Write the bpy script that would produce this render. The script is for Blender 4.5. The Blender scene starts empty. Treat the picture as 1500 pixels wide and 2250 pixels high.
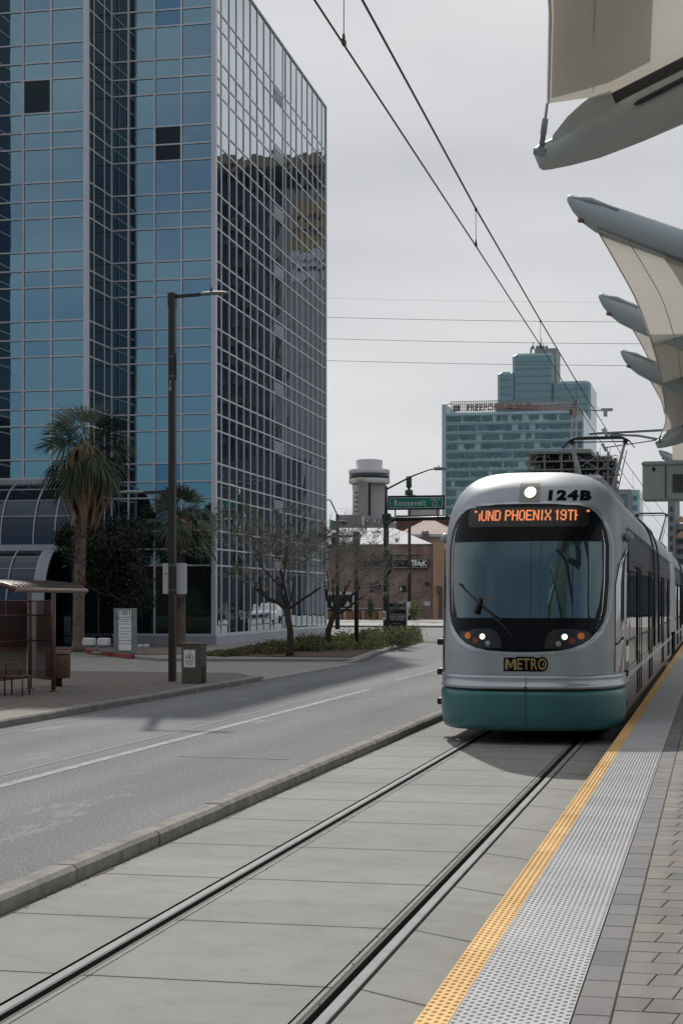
import bpy, math, random
from mathutils import Vector, Matrix, noise
R = math.radians
random.seed(7)
scene = bpy.context.scene
C = bpy.data.collections.new("street"); scene.collection.children.link(C)

# ------------------------------------------------------------------ camera, sky, sun
F, CX, CY, H = 3450.0, 865.0, 1317.0, 2.0          # focal length and principal point on the 1500 x 2250 picture, eye height
TH = math.atan(704 / F); CC, SS = math.cos(TH), math.sin(TH)
cam = bpy.data.cameras.new("camera"); co = bpy.data.objects.new("camera", cam); C.objects.link(co)
cam.sensor_fit = 'AUTO'; cam.sensor_width = 36; cam.lens = F / 2250 * 36
cam.shift_x = (750 - CX) / 2250; cam.shift_y = (CY - 1125) / 2250
cam.clip_start = 0.1; cam.clip_end = 6000
co.location = (0, 0, H); co.rotation_euler = (R(90), 0, TH)
scene.camera = co

SUN = Vector((-11.9, 36.9, 28.5)).normalized()
sl = bpy.data.lights.new("sun", 'SUN'); so = bpy.data.objects.new("sun", sl); C.objects.link(so)
sl.energy = 4.1; sl.angle = R(.9); sl.color = (1, .95, .88)
so.rotation_euler = (-SUN).to_track_quat('-Z', 'Y').to_euler(); so.location = (0, 0, 60)

W = bpy.data.worlds.new("World"); scene.world = W; W.use_nodes = True
nt = W.node_tree; nt.nodes.clear()
def N(t, **k):
    n = nt.nodes.new(t)
    for a, b in k.items(): setattr(n, a, b)
    return n
sky = N('ShaderNodeTexSky', sky_type='NISHITA', sun_disc=False)
sky.sun_elevation = math.asin(SUN.z); sky.sun_rotation = math.atan2(SUN.x, SUN.y)
sky.dust_density = .4; sky.ozone_density = 2.5; sky.altitude = 300
tc = N('ShaderNodeTexCoord'); sep = N('ShaderNodeSeparateXYZ')
nt.links.new(tc.outputs['Generated'], sep.inputs[0])
mp = N('ShaderNodeMapping'); mp.inputs['Scale'].default_value = (1.2, 1.2, 5)
nt.links.new(tc.outputs['Generated'], mp.inputs[0])
nz = N('ShaderNodeTexNoise'); nz.inputs['Scale'].default_value = 1.6; nz.inputs['Detail'].default_value = 6
nt.links.new(mp.outputs[0], nz.inputs['Vector'])
# the cloud sheet is closed ahead and thins out towards the south, behind the camera
mr = N('ShaderNodeMapRange'); mr.inputs[1].default_value = -.75; mr.inputs[2].default_value = .1
mr.inputs[3].default_value = .12; mr.inputs[4].default_value = .97
nt.links.new(sep.outputs['Y'], mr.inputs[0])
ma = N('ShaderNodeMath', operation='MULTIPLY_ADD'); ma.inputs[1].default_value = .55; ma.inputs[2].default_value = -.27
nt.links.new(nz.outputs['Fac'], ma.inputs[0])
ad = N('ShaderNodeMath', operation='ADD', use_clamp=True)
mz = N('ShaderNodeMapRange'); mz.inputs[1].default_value = .03; mz.inputs[2].default_value = .55; mz.inputs[3].default_value = 0; mz.inputs[4].default_value = .75
nt.links.new(sep.outputs['Z'], mz.inputs[0])
ad0 = N('ShaderNodeMath', operation='ADD'); nt.links.new(mr.outputs[0], ad0.inputs[0]); nt.links.new(mz.outputs[0], ad0.inputs[1])
nt.links.new(ad0.outputs[0], ad.inputs[0]); nt.links.new(ma.outputs[0], ad.inputs[1])
cr = N('ShaderNodeValToRGB')
cr.color_ramp.elements[0].position = .3; cr.color_ramp.elements[0].color = (.54, .555, .595, 1)
cr.color_ramp.elements[1].position = .7; cr.color_ramp.elements[1].color = (.74, .745, .755, 1)
nt.links.new(nz.outputs['Fac'], cr.inputs[0])
sc = N('ShaderNodeVectorMath', operation='SCALE'); sc.inputs['Scale'].default_value = 10.0
nt.links.new(cr.outputs[0], sc.inputs[0])
mx = N('ShaderNodeMix', data_type='RGBA')
skm = N('ShaderNodeVectorMath', operation='MULTIPLY'); skm.inputs[1].default_value = (.31, .42, .50); nt.links.new(sky.outputs[0], skm.inputs[0])
nt.links.new(ad.outputs[0], mx.inputs[0]); nt.links.new(skm.outputs[0], mx.inputs[6]); nt.links.new(sc.outputs[0], mx.inputs[7])
bg = N('ShaderNodeBackground'); bg.inputs['Strength'].default_value = .1
nt.links.new(mx.outputs[2], bg.inputs['Color'])
wo = N('ShaderNodeOutputWorld'); nt.links.new(bg.outputs[0], wo.inputs[0])

scene.view_settings.view_transform = 'Standard'; scene.view_settings.look = 'None'
scene.view_settings.exposure = 0; scene.view_settings.gamma = 1
scene.cycles.max_bounces = 8; scene.cycles.glossy_bounces = 5; scene.cycles.caustics_reflective = False

# ------------------------------------------------------------------ helpers
def ray(px, py):
    u = (px - CX) / F; v = (CY - py) / F
    return Vector((-SS + u * CC, CC + u * SS, v))
def atz(px, py, z=0.0):
    d = ray(px, py); t = (z - H) / d.z; return Vector((d.x * t, d.y * t, z))
def aty(px, py, Y):
    d = ray(px, py); t = Y / d.y; return Vector((d.x * t, Y, H + d.z * t))
def atx(px, py, X):
    d = ray(px, py); t = X / d.x; return Vector((X, d.y * t, H + d.z * t))

class MB:
    def __init__(s): s.v = []; s.f = []; s.m = []; s.sm = []
    def add(s, vs, fs, m=0, smooth=False):
        b = len(s.v); s.v += [Vector(p) for p in vs]
        for f in fs: s.f.append([b + i for i in f]); s.m.append(m); s.sm.append(smooth)
        return s
    def quad(s, a, b, c, d, m=0): return s.add([a, b, c, d], [(0, 1, 2, 3)], m)
    def box(s, lo, hi, m=0):
        x0, y0, z0 = lo; x1, y1, z1 = hi
        return s.add([(x0,y0,z0),(x1,y0,z0),(x1,y1,z0),(x0,y1,z0),(x0,y0,z1),(x1,y0,z1),(x1,y1,z1),(x0,y1,z1)],
                     [(0,3,2,1),(4,5,6,7),(0,1,5,4),(1,2,6,5),(2,3,7,6),(3,0,4,7)], m)
    def obox(s, c, ax, ay, az, m=0):      # oriented box: centre and three half-axis vectors
        c, ax, ay, az = map(Vector, (c, ax, ay, az))
        vs = [c + i*ax + j*ay + k*az for k in (-1, 1) for j in (-1, 1) for i in (-1, 1)]
        return s.add(vs, [(0,2,3,1),(4,5,7,6),(0,1,5,4),(2,6,7,3),(0,4,6,2),(1,3,7,5)], m)
    def bbox(s, lo, hi, b=.02, m=0):      # box with chamfered edges
        x0,y0,z0 = lo; x1,y1,z1 = hi
        ring = [(x0+b,y0),(x1-b,y0),(x1,y0+b),(x1,y1-b),(x1-b,y1),(x0+b,y1),(x0,y1-b),(x0,y0+b)]
        cx, cy = (x0+x1)/2, (y0+y1)/2
        def ins(p):
            return (p[0] + (b if p[0] < cx else -b), p[1] + (b if p[1] < cy else -b))
        L = [[(*ins(p), z0) for p in ring], [(*p, z0+b) for p in ring], [(*p, z1-b) for p in ring], [(*ins(p), z1) for p in ring]]
        vs = sum(L, []); fs = []
        for k in range(3):
            for i in range(8): j = (i+1) % 8; fs.append((k*8+i, k*8+j, k*8+8+j, k*8+8+i))
        fs.append(tuple(range(7, -1, -1))); fs.append(tuple(range(24, 32)))
        return s.add(vs, fs, m)
    def tube(s, pts, rs, n=8, m=0, smooth=True, cap=True):
        pts = [Vector(p) for p in pts]
        if not hasattr(rs, '__len__'): rs = [rs] * len(pts)
        b = len(s.v); up = None
        for i, p in enumerate(pts):
            d = (pts[min(i+1, len(pts)-1)] - pts[max(i-1, 0)]).normalized()
            if up is None:
                up = Vector((0, 0, 1)) if abs(d.z) < .9 else Vector((0, 1, 0))
            a = d.cross(up); a = a.normalized() if a.length > 1e-6 else d.orthogonal().normalized()
            c = a.cross(d).normalized(); up = c
            for k in range(n):
                t = 2*math.pi*k/n + (math.pi/n if n == 4 else 0)
                s.v.append(p + (a*math.cos(t) + c*math.sin(t)) * rs[i])
        for i in range(len(pts)-1):
            for k in range(n):
                j = (k+1) % n
                s.f.append([b+i*n+k, b+i*n+j, b+(i+1)*n+j, b+(i+1)*n+k]); s.m.append(m); s.sm.append(smooth and n > 4)
        if cap:
            s.f.append([b+k for k in range(n-1, -1, -1)]); s.m.append(m); s.sm.append(False)
            e = b+(len(pts)-1)*n; s.f.append([e+k for k in range(n)]); s.m.append(m); s.sm.append(False)
        return s
    def lathe(s, prof, c, n=24, m=0, smooth=True):     # profile of (radius, z)
        c = Vector(c); b = len(s.v)
        for r, z in prof:
            for k in range(n):
                t = 2*math.pi*k/n; s.v.append(c + Vector((r*math.cos(t), r*math.sin(t), z)))
        for i in range(len(prof)-1):
            for k in range(n):
                j = (k+1) % n
                s.f.append([b+i*n+k, b+i*n+j, b+(i+1)*n+j, b+(i+1)*n+k]); s.m.append(m); s.sm.append(smooth)
        s.f.append([b+k for k in range(n-1, -1, -1)]); s.m.append(m); s.sm.append(False)
        e = b+(len(prof)-1)*n; s.f.append([e+k for k in range(n)]); s.m.append(m); s.sm.append(False)
        return s
    def prism(s, poly, z0, z1, m=0):
        n = len(poly)
        vs = [(x, y, z0) for x, y in poly] + [(x, y, z1) for x, y in poly]
        fs = [tuple(range(n-1, -1, -1)), tuple(range(n, 2*n))] + [(i, (i+1) % n, n+(i+1) % n, n+i) for i in range(n)]
        return s.add(vs, fs, m)
    def build(s, name, mats, parent=None, loc=None):
        if not isinstance(mats, (list, tuple)): mats = [mats]
        if parent is not None: o0 = Vector(parent['_o'])
        elif loc is not None: o0 = Vector(loc)
        else: o0 = Vector((0, 0, 0))
        me = bpy.data.meshes.new(name)
        me.from_pydata([v - o0 for v in s.v], [], s.f)
        for m in mats: me.materials.append(m)
        me.polygons.foreach_set('material_index', s.m); me.polygons.foreach_set('use_smooth', s.sm)
        me.update()
        o = bpy.data.objects.new(name, me); C.objects.link(o); o['_o'] = list(o0)
        if parent is not None: o.parent = parent
        else: o.location = o0
        return o

def tag(o, label=None, cat=None, group=None, kind=None):
    if label: o['label'] = label
    if cat: o['category'] = cat
    if group: o['group'] = group
    if kind: o['kind'] = kind
    return o
def empty(name, loc, label=None, cat=None, group=None):
    o = bpy.data.objects.new(name, None); C.objects.link(o); o.location = loc; o['_o'] = list(loc)
    o.empty_display_size = .3
    return tag(o, label, cat, group)
def copy_tree(o, parent=None, loc=None, label=None):
    c = o.copy(); C.objects.link(c); c.parent = parent
    if loc is not None: c.location = loc
    if label: c['label'] = label
    for ch in list(o.children): copy_tree(ch, c)
    return c

def text(mb, s, size, fn, m=0, bold=0.0, align='CENTER', sx=1.0, space=1.0, shear=0.0):
    """letters as faces; fn turns (x, y) of the text plane into a point"""
    cu = bpy.data.curves.new('t', 'FONT'); cu.body = s; cu.size = size; cu.align_x = align; cu.align_y = 'CENTER'
    cu.offset = bold; cu.space_character = space; cu.resolution_u = 3; cu.shear = shear
    ob = bpy.data.objects.new('t', cu); C.objects.link(ob)
    bpy.context.view_layer.update()
    me = bpy.data.meshes.new_from_object(ob.evaluated_get(bpy.context.evaluated_depsgraph_get()))
    mb.add([fn(v.co.x * sx, v.co.y) for v in me.vertices], [tuple(p.vertices) for p in me.polygons], m)
    bpy.data.objects.remove(ob); bpy.data.curves.remove(cu); bpy.data.meshes.remove(me)

MATS = {}
def mat(name, col, rough=.6, metal=0.0, var=0.0, vs=1.0, bump=0.0, bs=20.0, emit=None, es=1.0, spec=.5, col2=None, stretch=None, trans=0.0):
    m = bpy.data.materials.new(name); m.use_nodes = True; t = m.node_tree; b = t.nodes['Principled BSDF']
    b.inputs['Base Color'].default_value = (*col, 1); b.inputs['Roughness'].default_value = rough
    b.inputs['Metallic'].default_value = metal; b.inputs['Specular IOR Level'].default_value = spec
    g = t.nodes.new('ShaderNodeNewGeometry'); vec = g.outputs['Position']
    if stretch:
        mpn = t.nodes.new('ShaderNodeMapping'); mpn.inputs['Scale'].default_value = stretch
        t.links.new(vec, mpn.inputs[0]); vec = mpn.outputs[0]
    if var or col2:
        n = t.nodes.new('ShaderNodeTexNoise'); n.inputs['Scale'].default_value = vs; n.inputs['Detail'].default_value = 7
        n.inputs['Roughness'].default_value = .62
        t.links.new(vec, n.inputs['Vector'])
        r = t.nodes.new('ShaderNodeValToRGB'); r.color_ramp.elements[0].position = .32; r.color_ramp.elements[1].position = .68
        c2 = col2 if col2 else tuple(min(1, c * (1 + var)) for c in col)
        c1 = col if col2 else tuple(c * (1 - var) for c in col)
        r.color_ramp.elements[0].color = (*c1, 1); r.color_ramp.elements[1].color = (*c2, 1)
        t.links.new(n.outputs['Fac'], r.inputs[0]); t.links.new(r.outputs[0], b.inputs['Base Color'])
    if bump:
        n2 = t.nodes.new('ShaderNodeTexNoise'); n2.inputs['Scale'].default_value = bs; n2.inputs['Detail'].default_value = 4
        t.links.new(vec, n2.inputs['Vector'])
        bp = t.nodes.new('ShaderNodeBump'); bp.inputs['Strength'].default_value = bump; bp.inputs['Distance'].default_value = .01
        t.links.new(n2.outputs['Fac'], bp.inputs['Height']); t.links.new(bp.outputs[0], b.inputs['Normal'])
    if emit: b.inputs['Emission Color'].default_value = (*emit, 1); b.inputs['Emission Strength'].default_value = es
    if trans:
        tr = t.nodes.new('ShaderNodeBsdfTranslucent'); tr.inputs[0].default_value = (*col, 1)
        ms = t.nodes.new('ShaderNodeMixShader'); ms.inputs[0].default_value = trans
        out = t.nodes['Material Output']
        t.links.new(b.outputs[0], ms.inputs[1]); t.links.new(tr.outputs[0], ms.inputs[2]); t.links.new(ms.outputs[0], out.inputs[0])
    MATS[name] = m
    return m
def mirror_glass(name, tint, dark=(.01, .014, .018), graze=.9, wav=.0, ws=.6, rough=.0):
    """reflective coated glass: tinted mirror over a dark interior, whiter at grazing angles"""
    m = bpy.data.materials.new(name); m.use_nodes = True; t = m.node_tree; t.nodes.clear()
    out = t.nodes.new('ShaderNodeOutputMaterial'); gl = t.nodes.new('ShaderNodeBsdfGlossy'); df = t.nodes.new('ShaderNodeBsdfDiffuse')
    add = t.nodes.new('ShaderNodeAddShader'); gl.inputs['Roughness'].default_value = rough
    lw = t.nodes.new('ShaderNodeLayerWeight'); lw.inputs['Blend'].default_value = .5
    pw = t.nodes.new('ShaderNodeMath'); pw.operation = 'POWER'; pw.inputs[1].default_value = 2.0
    mixc = t.nodes.new('ShaderNodeMix'); mixc.data_type = 'RGBA'
    mixc.inputs[6].default_value = (*tint, 1); mixc.inputs[7].default_value = (graze, graze*.985, graze, 1)
    t.links.new(lw.outputs['Facing'], pw.inputs[0]); t.links.new(pw.outputs[0], mixc.inputs[0])
    t.links.new(mixc.outputs[2], gl.inputs['Color']); df.inputs['Color'].default_value = (*dark, 1)
    t.links.new(gl.outputs[0], add.inputs[0]); t.links.new(df.outputs[0], add.inputs[1]); t.links.new(add.outputs[0], out.inputs[0])
    if wav:
        g = t.nodes.new('ShaderNodeNewGeometry'); n = t.nodes.new('ShaderNodeTexNoise')
        n.inputs['Scale'].default_value = ws; n.inputs['Detail'].default_value = 2
        bp = t.nodes.new('ShaderNodeBump'); bp.inputs['Strength'].default_value = 1; bp.inputs['Distance'].default_value = wav
        t.links.new(g.outputs['Position'], n.inputs['Vector']); t.links.new(n.outputs['Fac'], bp.inputs['Height'])
        t.links.new(bp.outputs[0], gl.inputs['Normal'])
    MATS[name] = m
    return m
def nodes_of(m): return m.node_tree, m.node_tree.nodes['Principled BSDF']

# ------------------------------------------------------------------ materials
M = MATS
mat('asphalt', (.20, .205, .21), .9, var=.1, vs=.8, bump=.5, bs=60)
mat('paint_white', (.21, .21, .215), .9, col2=(.36, .36, .36), vs=5, spec=.1)
mat('kerb', (.215, .21, .195), .95, spec=.15, var=.28, vs=5, bump=.3, bs=40)
mat('walk', (.24, .235, .22), .9, var=.1, vs=1.5, bump=.2, bs=40)
mat('ground', (.20, .195, .185), .95, var=.15, vs=.2)
mat('gravel', (.16, .14, .12), .95, var=.4, vs=30, bump=.8, bs=60)
mat('soil', (.09, .055, .042), .95, var=.35, vs=14, bump=.8, bs=40)
mat('red_kerb', (.22, .045, .035), .8, var=.2, vs=4)
mat('steel_rail', (.25, .255, .26), .85, 0, spec=.25, var=.15, vs=3)
mat('rubber', (.012, .012, .012), .8)
mat('mullion', (.56, .59, .64), .5, .1, var=.05, vs=3)
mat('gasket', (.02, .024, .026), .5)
mat('plinth', (.36, .39, .42), .85, var=.08, vs=1.2)
mat('dark_pole', (.022, .018, .014), .5, var=.2, vs=5)
mat('green_pole', (.016, .028, .024), .5, var=.2, vs=5)
mat('galv', (.22, .24, .25), .6, .1, var=.15, vs=8)
mat('brown_metal', (.13, .075, .06), .5, .1, var=.2, vs=6)
mat('brown_panel', (.05, .028, .024), .35, var=.2, vs=3)
mat('grey_green', (.39, .425, .42), .5, var=.06, vs=3)
mat('box_green', (.30, .37, .335), .55, var=.08, vs=3)
mat('teal_metal', (.31, .365, .385), .45, var=.08, vs=2)
mat('wire', (.02, .02, .02), .6)
mat('black', (.008, .008, .009), .45)
mat('mesh_dark', (.03, .03, .032), .6)
mat('white_sign', (.55, .56, .57), .6)
mat('sign_green', (.004, .21, .125), .5)
mat('sign_white', (.75, .76, .76), .5)
mat('ink', (.006, .006, .008), .8, spec=.05)
mat('bark', (.035, .027, .022), .95, var=.4, vs=18, bump=.7, bs=50)
mat('twig', (.25, .23, .205), .9, var=.3, vs=20)
mat('palm_bark', (.075, .052, .04), .95, col2=(.20, .155, .125), vs=14, bump=.8, bs=30)
mat('dead_frond', (.16, .095, .05), .9, col2=(.30, .20, .12), vs=9)
mat('leaf_dark', (.006, .011, .006), .8, col2=(.016, .025, .012), vs=3)
mat('palm_leaf', (.018, .034, .018), .6, col2=(.045, .07, .032), vs=4)
mat('leaf_mid', (.07, .10, .03), .7, col2=(.17, .20, .05), vs=3)
mat('leaf_tree', (.035, .05, .022), .7, col2=(.09, .11, .05), vs=3)
mat('shrub_brown', (.05, .04, .02), .8, col2=(.09, .09, .03), vs=3)
mat('sail', (.54, .52, .47), .8, trans=.40, var=.03, vs=2)
mat('sail_seam', (.62, .60, .54), .8, trans=.5)
mat('tram_silver', (.33, .36, .385), .42, .08, var=.09, vs=1.4, stretch=(2, 2, .8))
mat('tram_teal', (.042, .15, .15), .32, .1, var=.08, vs=3)
mat('tram_band', (.42, .45, .48), .3, .6)
mat('mask', (.006, .007, .009), .2, spec=.12)
mat('gold', (.30, .22, .075), .5)
mat('lamp_on', (.8, .8, .75), .3, emit=(1, .92, .78), es=3.2)
mat('lamp_glow', (.5, .5, .45), .3, emit=(1, .93, .8), es=1.3)
mat('lamp_ring', (.20, .195, .175), .3, .6)
mat('amber', (.50, .14, .02), .25, emit=(1, .25, .03), es=.12)
mat('red_lens', (.28, .03, .025), .25)
mat('clear_lens', (.30, .31, .31), .15, .4)
mat('led', (.1, .03, .01), .5, emit=(1, .30, .11), es=.85)
mat('led_bg', (.010, .007, .005), .4)
mat('brickwall', (.2, .1, .08), .9)
mat('tan', (.40, .26, .17), .85, var=.08, vs=1)
mat('roof_white', (.28, .29, .315), .8, var=.08, vs=.3)
mat('concrete_tower', (.26, .25, .25), .9, var=.08, vs=.1)
mat('white_conc', (.50, .50, .50), .8, var=.05, vs=.2)
mat('grey_box', (.20, .21, .22), .8, var=.1, vs=.3)
mat('tower_glass', (.36, .49, .515), .3, .2, var=.12, vs=.05)  # distance haze lightened into the far glass colours, windows too
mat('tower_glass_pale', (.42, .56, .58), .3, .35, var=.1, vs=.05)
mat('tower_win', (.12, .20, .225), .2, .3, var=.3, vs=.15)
mat('concrete_raw', (.10, .075, .07), .9, var=.35, vs=.25)
mat('concrete_slab', (.17, .165, .16), .9, var=.15, vs=.25)
mat('crane_orange', (.33, .19, .14), .6)
mat('crane_white', (.38, .40, .41), .6)
mat('crown_sign', (.17, .09, .085), .6)
mat('crown_back', (.36, .39, .41), .6)
mat('car_white', (.65, .66, .67), .25)
mat('car_dark', (.02, .022, .026), .25)
mat('tail_red', (.3, .02, .02), .3)
mat('dark_build', (.055, .06, .065), .8, var=.3, vs=.1)
mat('pale_build', (.30, .31, .30), .8, var=.1, vs=.1)
mat('roof_tan', (.20, .17, .12), .8); mat('slate', (.035, .045, .06), .35)
mat('ochre', (.30, .21, .09), .8, var=.15, vs=.15)
mat('stainless', (.10, .105, .10), .20, .75, col2=(.22, .23, .22), vs=1.6, stretch=(1, 5, .12), bump=.35, bs=1.0)
mat('cardoor_glass', (.014, .016, .018), .06)
mirror_glass('glass', (.25, .39, .425), graze=.86, wav=.004, ws=.7)
mat('frame_grey', (.33, .36, .40), .5)  # mullion metal for the vault, its shade darkened into the colour
mirror_glass('glass_variant', (.215, .335, .40), graze=.86, wav=.005, ws=.9)
mirror_glass('glass_blue', (.13, .25, .36), graze=.8, wav=.004)
mirror_glass('glass_dark', (.018, .026, .028), graze=.3, dark=(.016, .020, .021))
mirror_glass('glass_vault', (.035, .047, .065), graze=.3, dark=(.006, .008, .010))
mirror_glass('windshield', (.07, .108, .122), dark=(.010, .016, .020), graze=.5, wav=.003, ws=1.0)
mirror_glass('glass_recess', (.018, .03, .045), graze=.30, wav=.004)  # recess and return panes: their dark reflection put into a darker tint
mirror_glass('side_glass', (.10, .11, .11), graze=.8, wav=.004, ws=1.0)

# brick wall: bricks and mortar run along X and Z
t, b = nodes_of(M['brickwall'])
g = t.nodes.new('ShaderNodeNewGeometry'); s1 = t.nodes.new('ShaderNodeSeparateXYZ'); cb = t.nodes.new('ShaderNodeCombineXYZ')
t.links.new(g.outputs['Position'], s1.inputs[0]); t.links.new(s1.outputs['X'], cb.inputs[0]); t.links.new(s1.outputs['Z'], cb.inputs[1])
br = t.nodes.new('ShaderNodeTexBrick'); br.inputs['Scale'].default_value = 1
br.inputs['Brick Width'].default_value = .42; br.inputs['Row Height'].default_value = .15; br.inputs['Mortar Size'].default_value = .018
br.inputs['Color1'].default_value = (.30, .165, .13, 1); br.inputs['Color2'].default_value = (.17, .105, .09, 1); br.inputs['Mortar'].default_value = (.22, .19, .17, 1)
t.links.new(cb.outputs[0], br.inputs['Vector'])
nn = t.nodes.new('ShaderNodeTexNoise'); nn.inputs['Scale'].default_value = .9; nn.inputs['Detail'].default_value = 8
t.links.new(g.outputs['Position'], nn.inputs['Vector'])
rr = t.nodes.new('ShaderNodeValToRGB'); rr.color_ramp.elements[0].position = .5; rr.color_ramp.elements[1].position = .66
t.links.new(nn.outputs['Fac'], rr.inputs[0])
mm = t.nodes.new('ShaderNodeMix'); mm.data_type = 'RGBA'; mm.inputs[7].default_value = (.33, .29, .265, 1)
sc2 = t.nodes.new('ShaderNodeMath'); sc2.operation = 'MULTIPLY'; sc2.inputs[1].default_value = .55
t.links.new(rr.outputs[0], sc2.inputs[0]); t.links.new(sc2.outputs[0], mm.inputs[0])
t.links.new(br.outputs[0], mm.inputs[6]); t.links.new(mm.outputs[2], b.inputs['Base Color'])

def expr_setup(m):
    t, b = nodes_of(m)
    g = t.nodes.new('ShaderNodeNewGeometry'); s = t.nodes.new('ShaderNodeSeparateXYZ'); t.links.new(g.outputs['Position'], s.inputs[0])
    def op(o, a, c=None, d=None, clamp=False):
        n = t.nodes.new('ShaderNodeMath'); n.operation = o; n.use_clamp = clamp
        for i, v in enumerate((a, c, d)):
            if v is None: continue
            if isinstance(v, (int, float)): n.inputs[i].default_value = v
            else: t.links.new(v, n.inputs[i])
        return n.outputs[0]
    def noi(scale, detail=5, stretch=None, rough=.6):
        n = t.nodes.new('ShaderNodeTexNoise'); n.inputs['Scale'].default_value = scale; n.inputs['Detail'].default_value = detail
        n.inputs['Roughness'].default_value = rough
        v = g.outputs['Position']
        if stretch:
            mpn = t.nodes.new('ShaderNodeMapping'); mpn.inputs['Scale'].default_value = stretch; t.links.new(v, mpn.inputs[0]); v = mpn.outputs[0]
        t.links.new(v, n.inputs['Vector']); return n.outputs['Fac']
    def ramp(fac, stops):
        n = t.nodes.new('ShaderNodeValToRGB'); e = n.color_ramp.elements
        while len(e) < len(stops): e.new(.5)
        for k, (p, c) in enumerate(stops): e[k].position = p; e[k].color = (*c, 1)
        t.links.new(fac, n.inputs[0]); return n.outputs[0]
    def mixc(f, a, c):
        n = t.nodes.new('ShaderNodeMix'); n.data_type = 'RGBA'
        for i, v in ((0, f), (6, a), (7, c)):
            if isinstance(v, (int, float)): n.inputs[i].default_value = v
            elif isinstance(v, tuple): n.inputs[i].default_value = (*v, 1)
            else: t.links.new(v, n.inputs[i])
        return n.outputs[2]
    def bump(hh, dist, strength=1.0):
        n = t.nodes.new('ShaderNodeBump'); n.inputs['Distance'].default_value = dist; n.inputs['Strength'].default_value = strength
        t.links.new(hh, n.inputs['Height']); t.links.new(n.outputs[0], b.inputs['Normal'])
    return t, b, s, op, noi, ramp, mixc, bump

# track slab concrete with cast joints every 1.47 m, stains and pits
def slab_material(name, shear):
    m = mat(name, (.25, .25, .24), .95, spec=.15)
    t, b, s, op, noi, ramp, mixc, bump = expr_setup(m)
    yy = op('MULTIPLY_ADD', s.outputs['X'], shear, s.outputs['Y'])
    yy = op('ADD', yy, -7.865 + 147 + shear * 1.79)
    fr = op('ABSOLUTE', op('SUBTRACT', op('FRACT', op('DIVIDE', yy, 1.47)), .5))     # .5 at a joint
    wob = op('MULTIPLY', noi(9, 4), .0035)
    j = op('GREATER_THAN', op('ADD', fr, wob), .4955)
    base = ramp(noi(.9, 8, (1, .8, 1)), [(.3, (.235, .238, .225)), (.7, (.272, .274, .26))])
    st = ramp(noi(3.1, 9, (1, 1.5, 1), .72), [(.33, (.82, .82, .80)), (.52, (1, 1, 1))])
    n = t.nodes.new('ShaderNodeMix'); n.data_type = 'RGBA'; n.blend_type = 'MULTIPLY'; n.inputs[0].default_value = .8
    t.links.new(base, n.inputs[6]); t.links.new(st, n.inputs[7])
    speck = op('GREATER_THAN', noi(19, 2), .765)
    c2 = mixc(op('MULTIPLY', speck, .6), n.outputs[2], (.08, .08, .08))
    each = t.nodes.new('ShaderNodeTexWhiteNoise'); each.noise_dimensions = '1D'
    t.links.new(op('FLOOR', op('ADD', op('DIVIDE', yy, 1.47), .5)), each.inputs['W'])
    nb = t.nodes.new('ShaderNodeMix'); nb.data_type = 'RGBA'; nb.blend_type = 'MULTIPLY'; nb.inputs[0].default_value = 1
    t.links.new(c2, nb.inputs[6])
    t.links.new(ramp(each.outputs['Value'], [(0, (.93, .93, .92)), (1, (1.04, 1.04, 1.04))]), nb.inputs[7])
    edge = op('GREATER_THAN', fr, .47)
    c3 = mixc(op('MULTIPLY', edge, .12), nb.outputs[2], (.10, .10, .09))
    t.links.new(mixc(j, c3, (.022, .022, .02)), b.inputs['Base Color'])
    hh = op('SUBTRACT', op('MULTIPLY', noi(60, 6), .18), op('MULTIPLY', j, 1.0))
    bump(hh, .012)
    return m
slab_material('slab', 0.0); slab_material('slab_skew', .66)

# asphalt: aggregate speckle, paler wheel paths, patches
m = MATS['asphalt']; m.node_tree.nodes.clear()
m.node_tree.nodes.new('ShaderNodeOutputMaterial'); pb = m.node_tree.nodes.new('ShaderNodeBsdfPrincipled'); pb.name = 'Principled BSDF'
m.node_tree.links.new(pb.outputs[0], m.node_tree.nodes['Material Output'].inputs[0]); pb.inputs['Roughness'].default_value = .95; pb.inputs['Specular IOR Level'].default_value = .15
t, b, s, op, noi, ramp, mixc, bump = expr_setup(m)
base = ramp(noi(.35, 6, (3, .35, 1)), [(.3, (.13, .137, .143)), (.7, (.18, .187, .193))])
wp = op('ABSOLUTE', op('SUBTRACT', op('FRACT', op('MULTIPLY', op('ADD', s.outputs['X'], 12.35), 1 / 1.62)), .5))
wf = op('MULTIPLY', op('SUBTRACT', .5, wp), op('MULTIPLY_ADD', noi(.5, 4, (2, .4, 1)), 1.1, -.1), clamp=True)
c = mixc(wf, base, (.27, .275, .28))
pt = op('MULTIPLY', op('GREATER_THAN', noi(.9, 7, (1.6, .5, 1), .75), .60), .35)
c = mixc(pt, c, (.30, .305, .31))
ag = ramp(noi(30, 6, None, .95), [(.38, (.35, .36, .37)), (.5, (1, 1, 1)), (.62, (1.9, 1.9, 1.9))])
n = t.nodes.new('ShaderNodeMix'); n.data_type = 'RGBA'; n.blend_type = 'MULTIPLY'; n.inputs[0].default_value = .75
t.links.new(c, n.inputs[6]); t.links.new(ag, n.inputs[7]); t.links.new(n.outputs[2], b.inputs['Base Color'])
bump(noi(90, 3), .012, .8)

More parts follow.
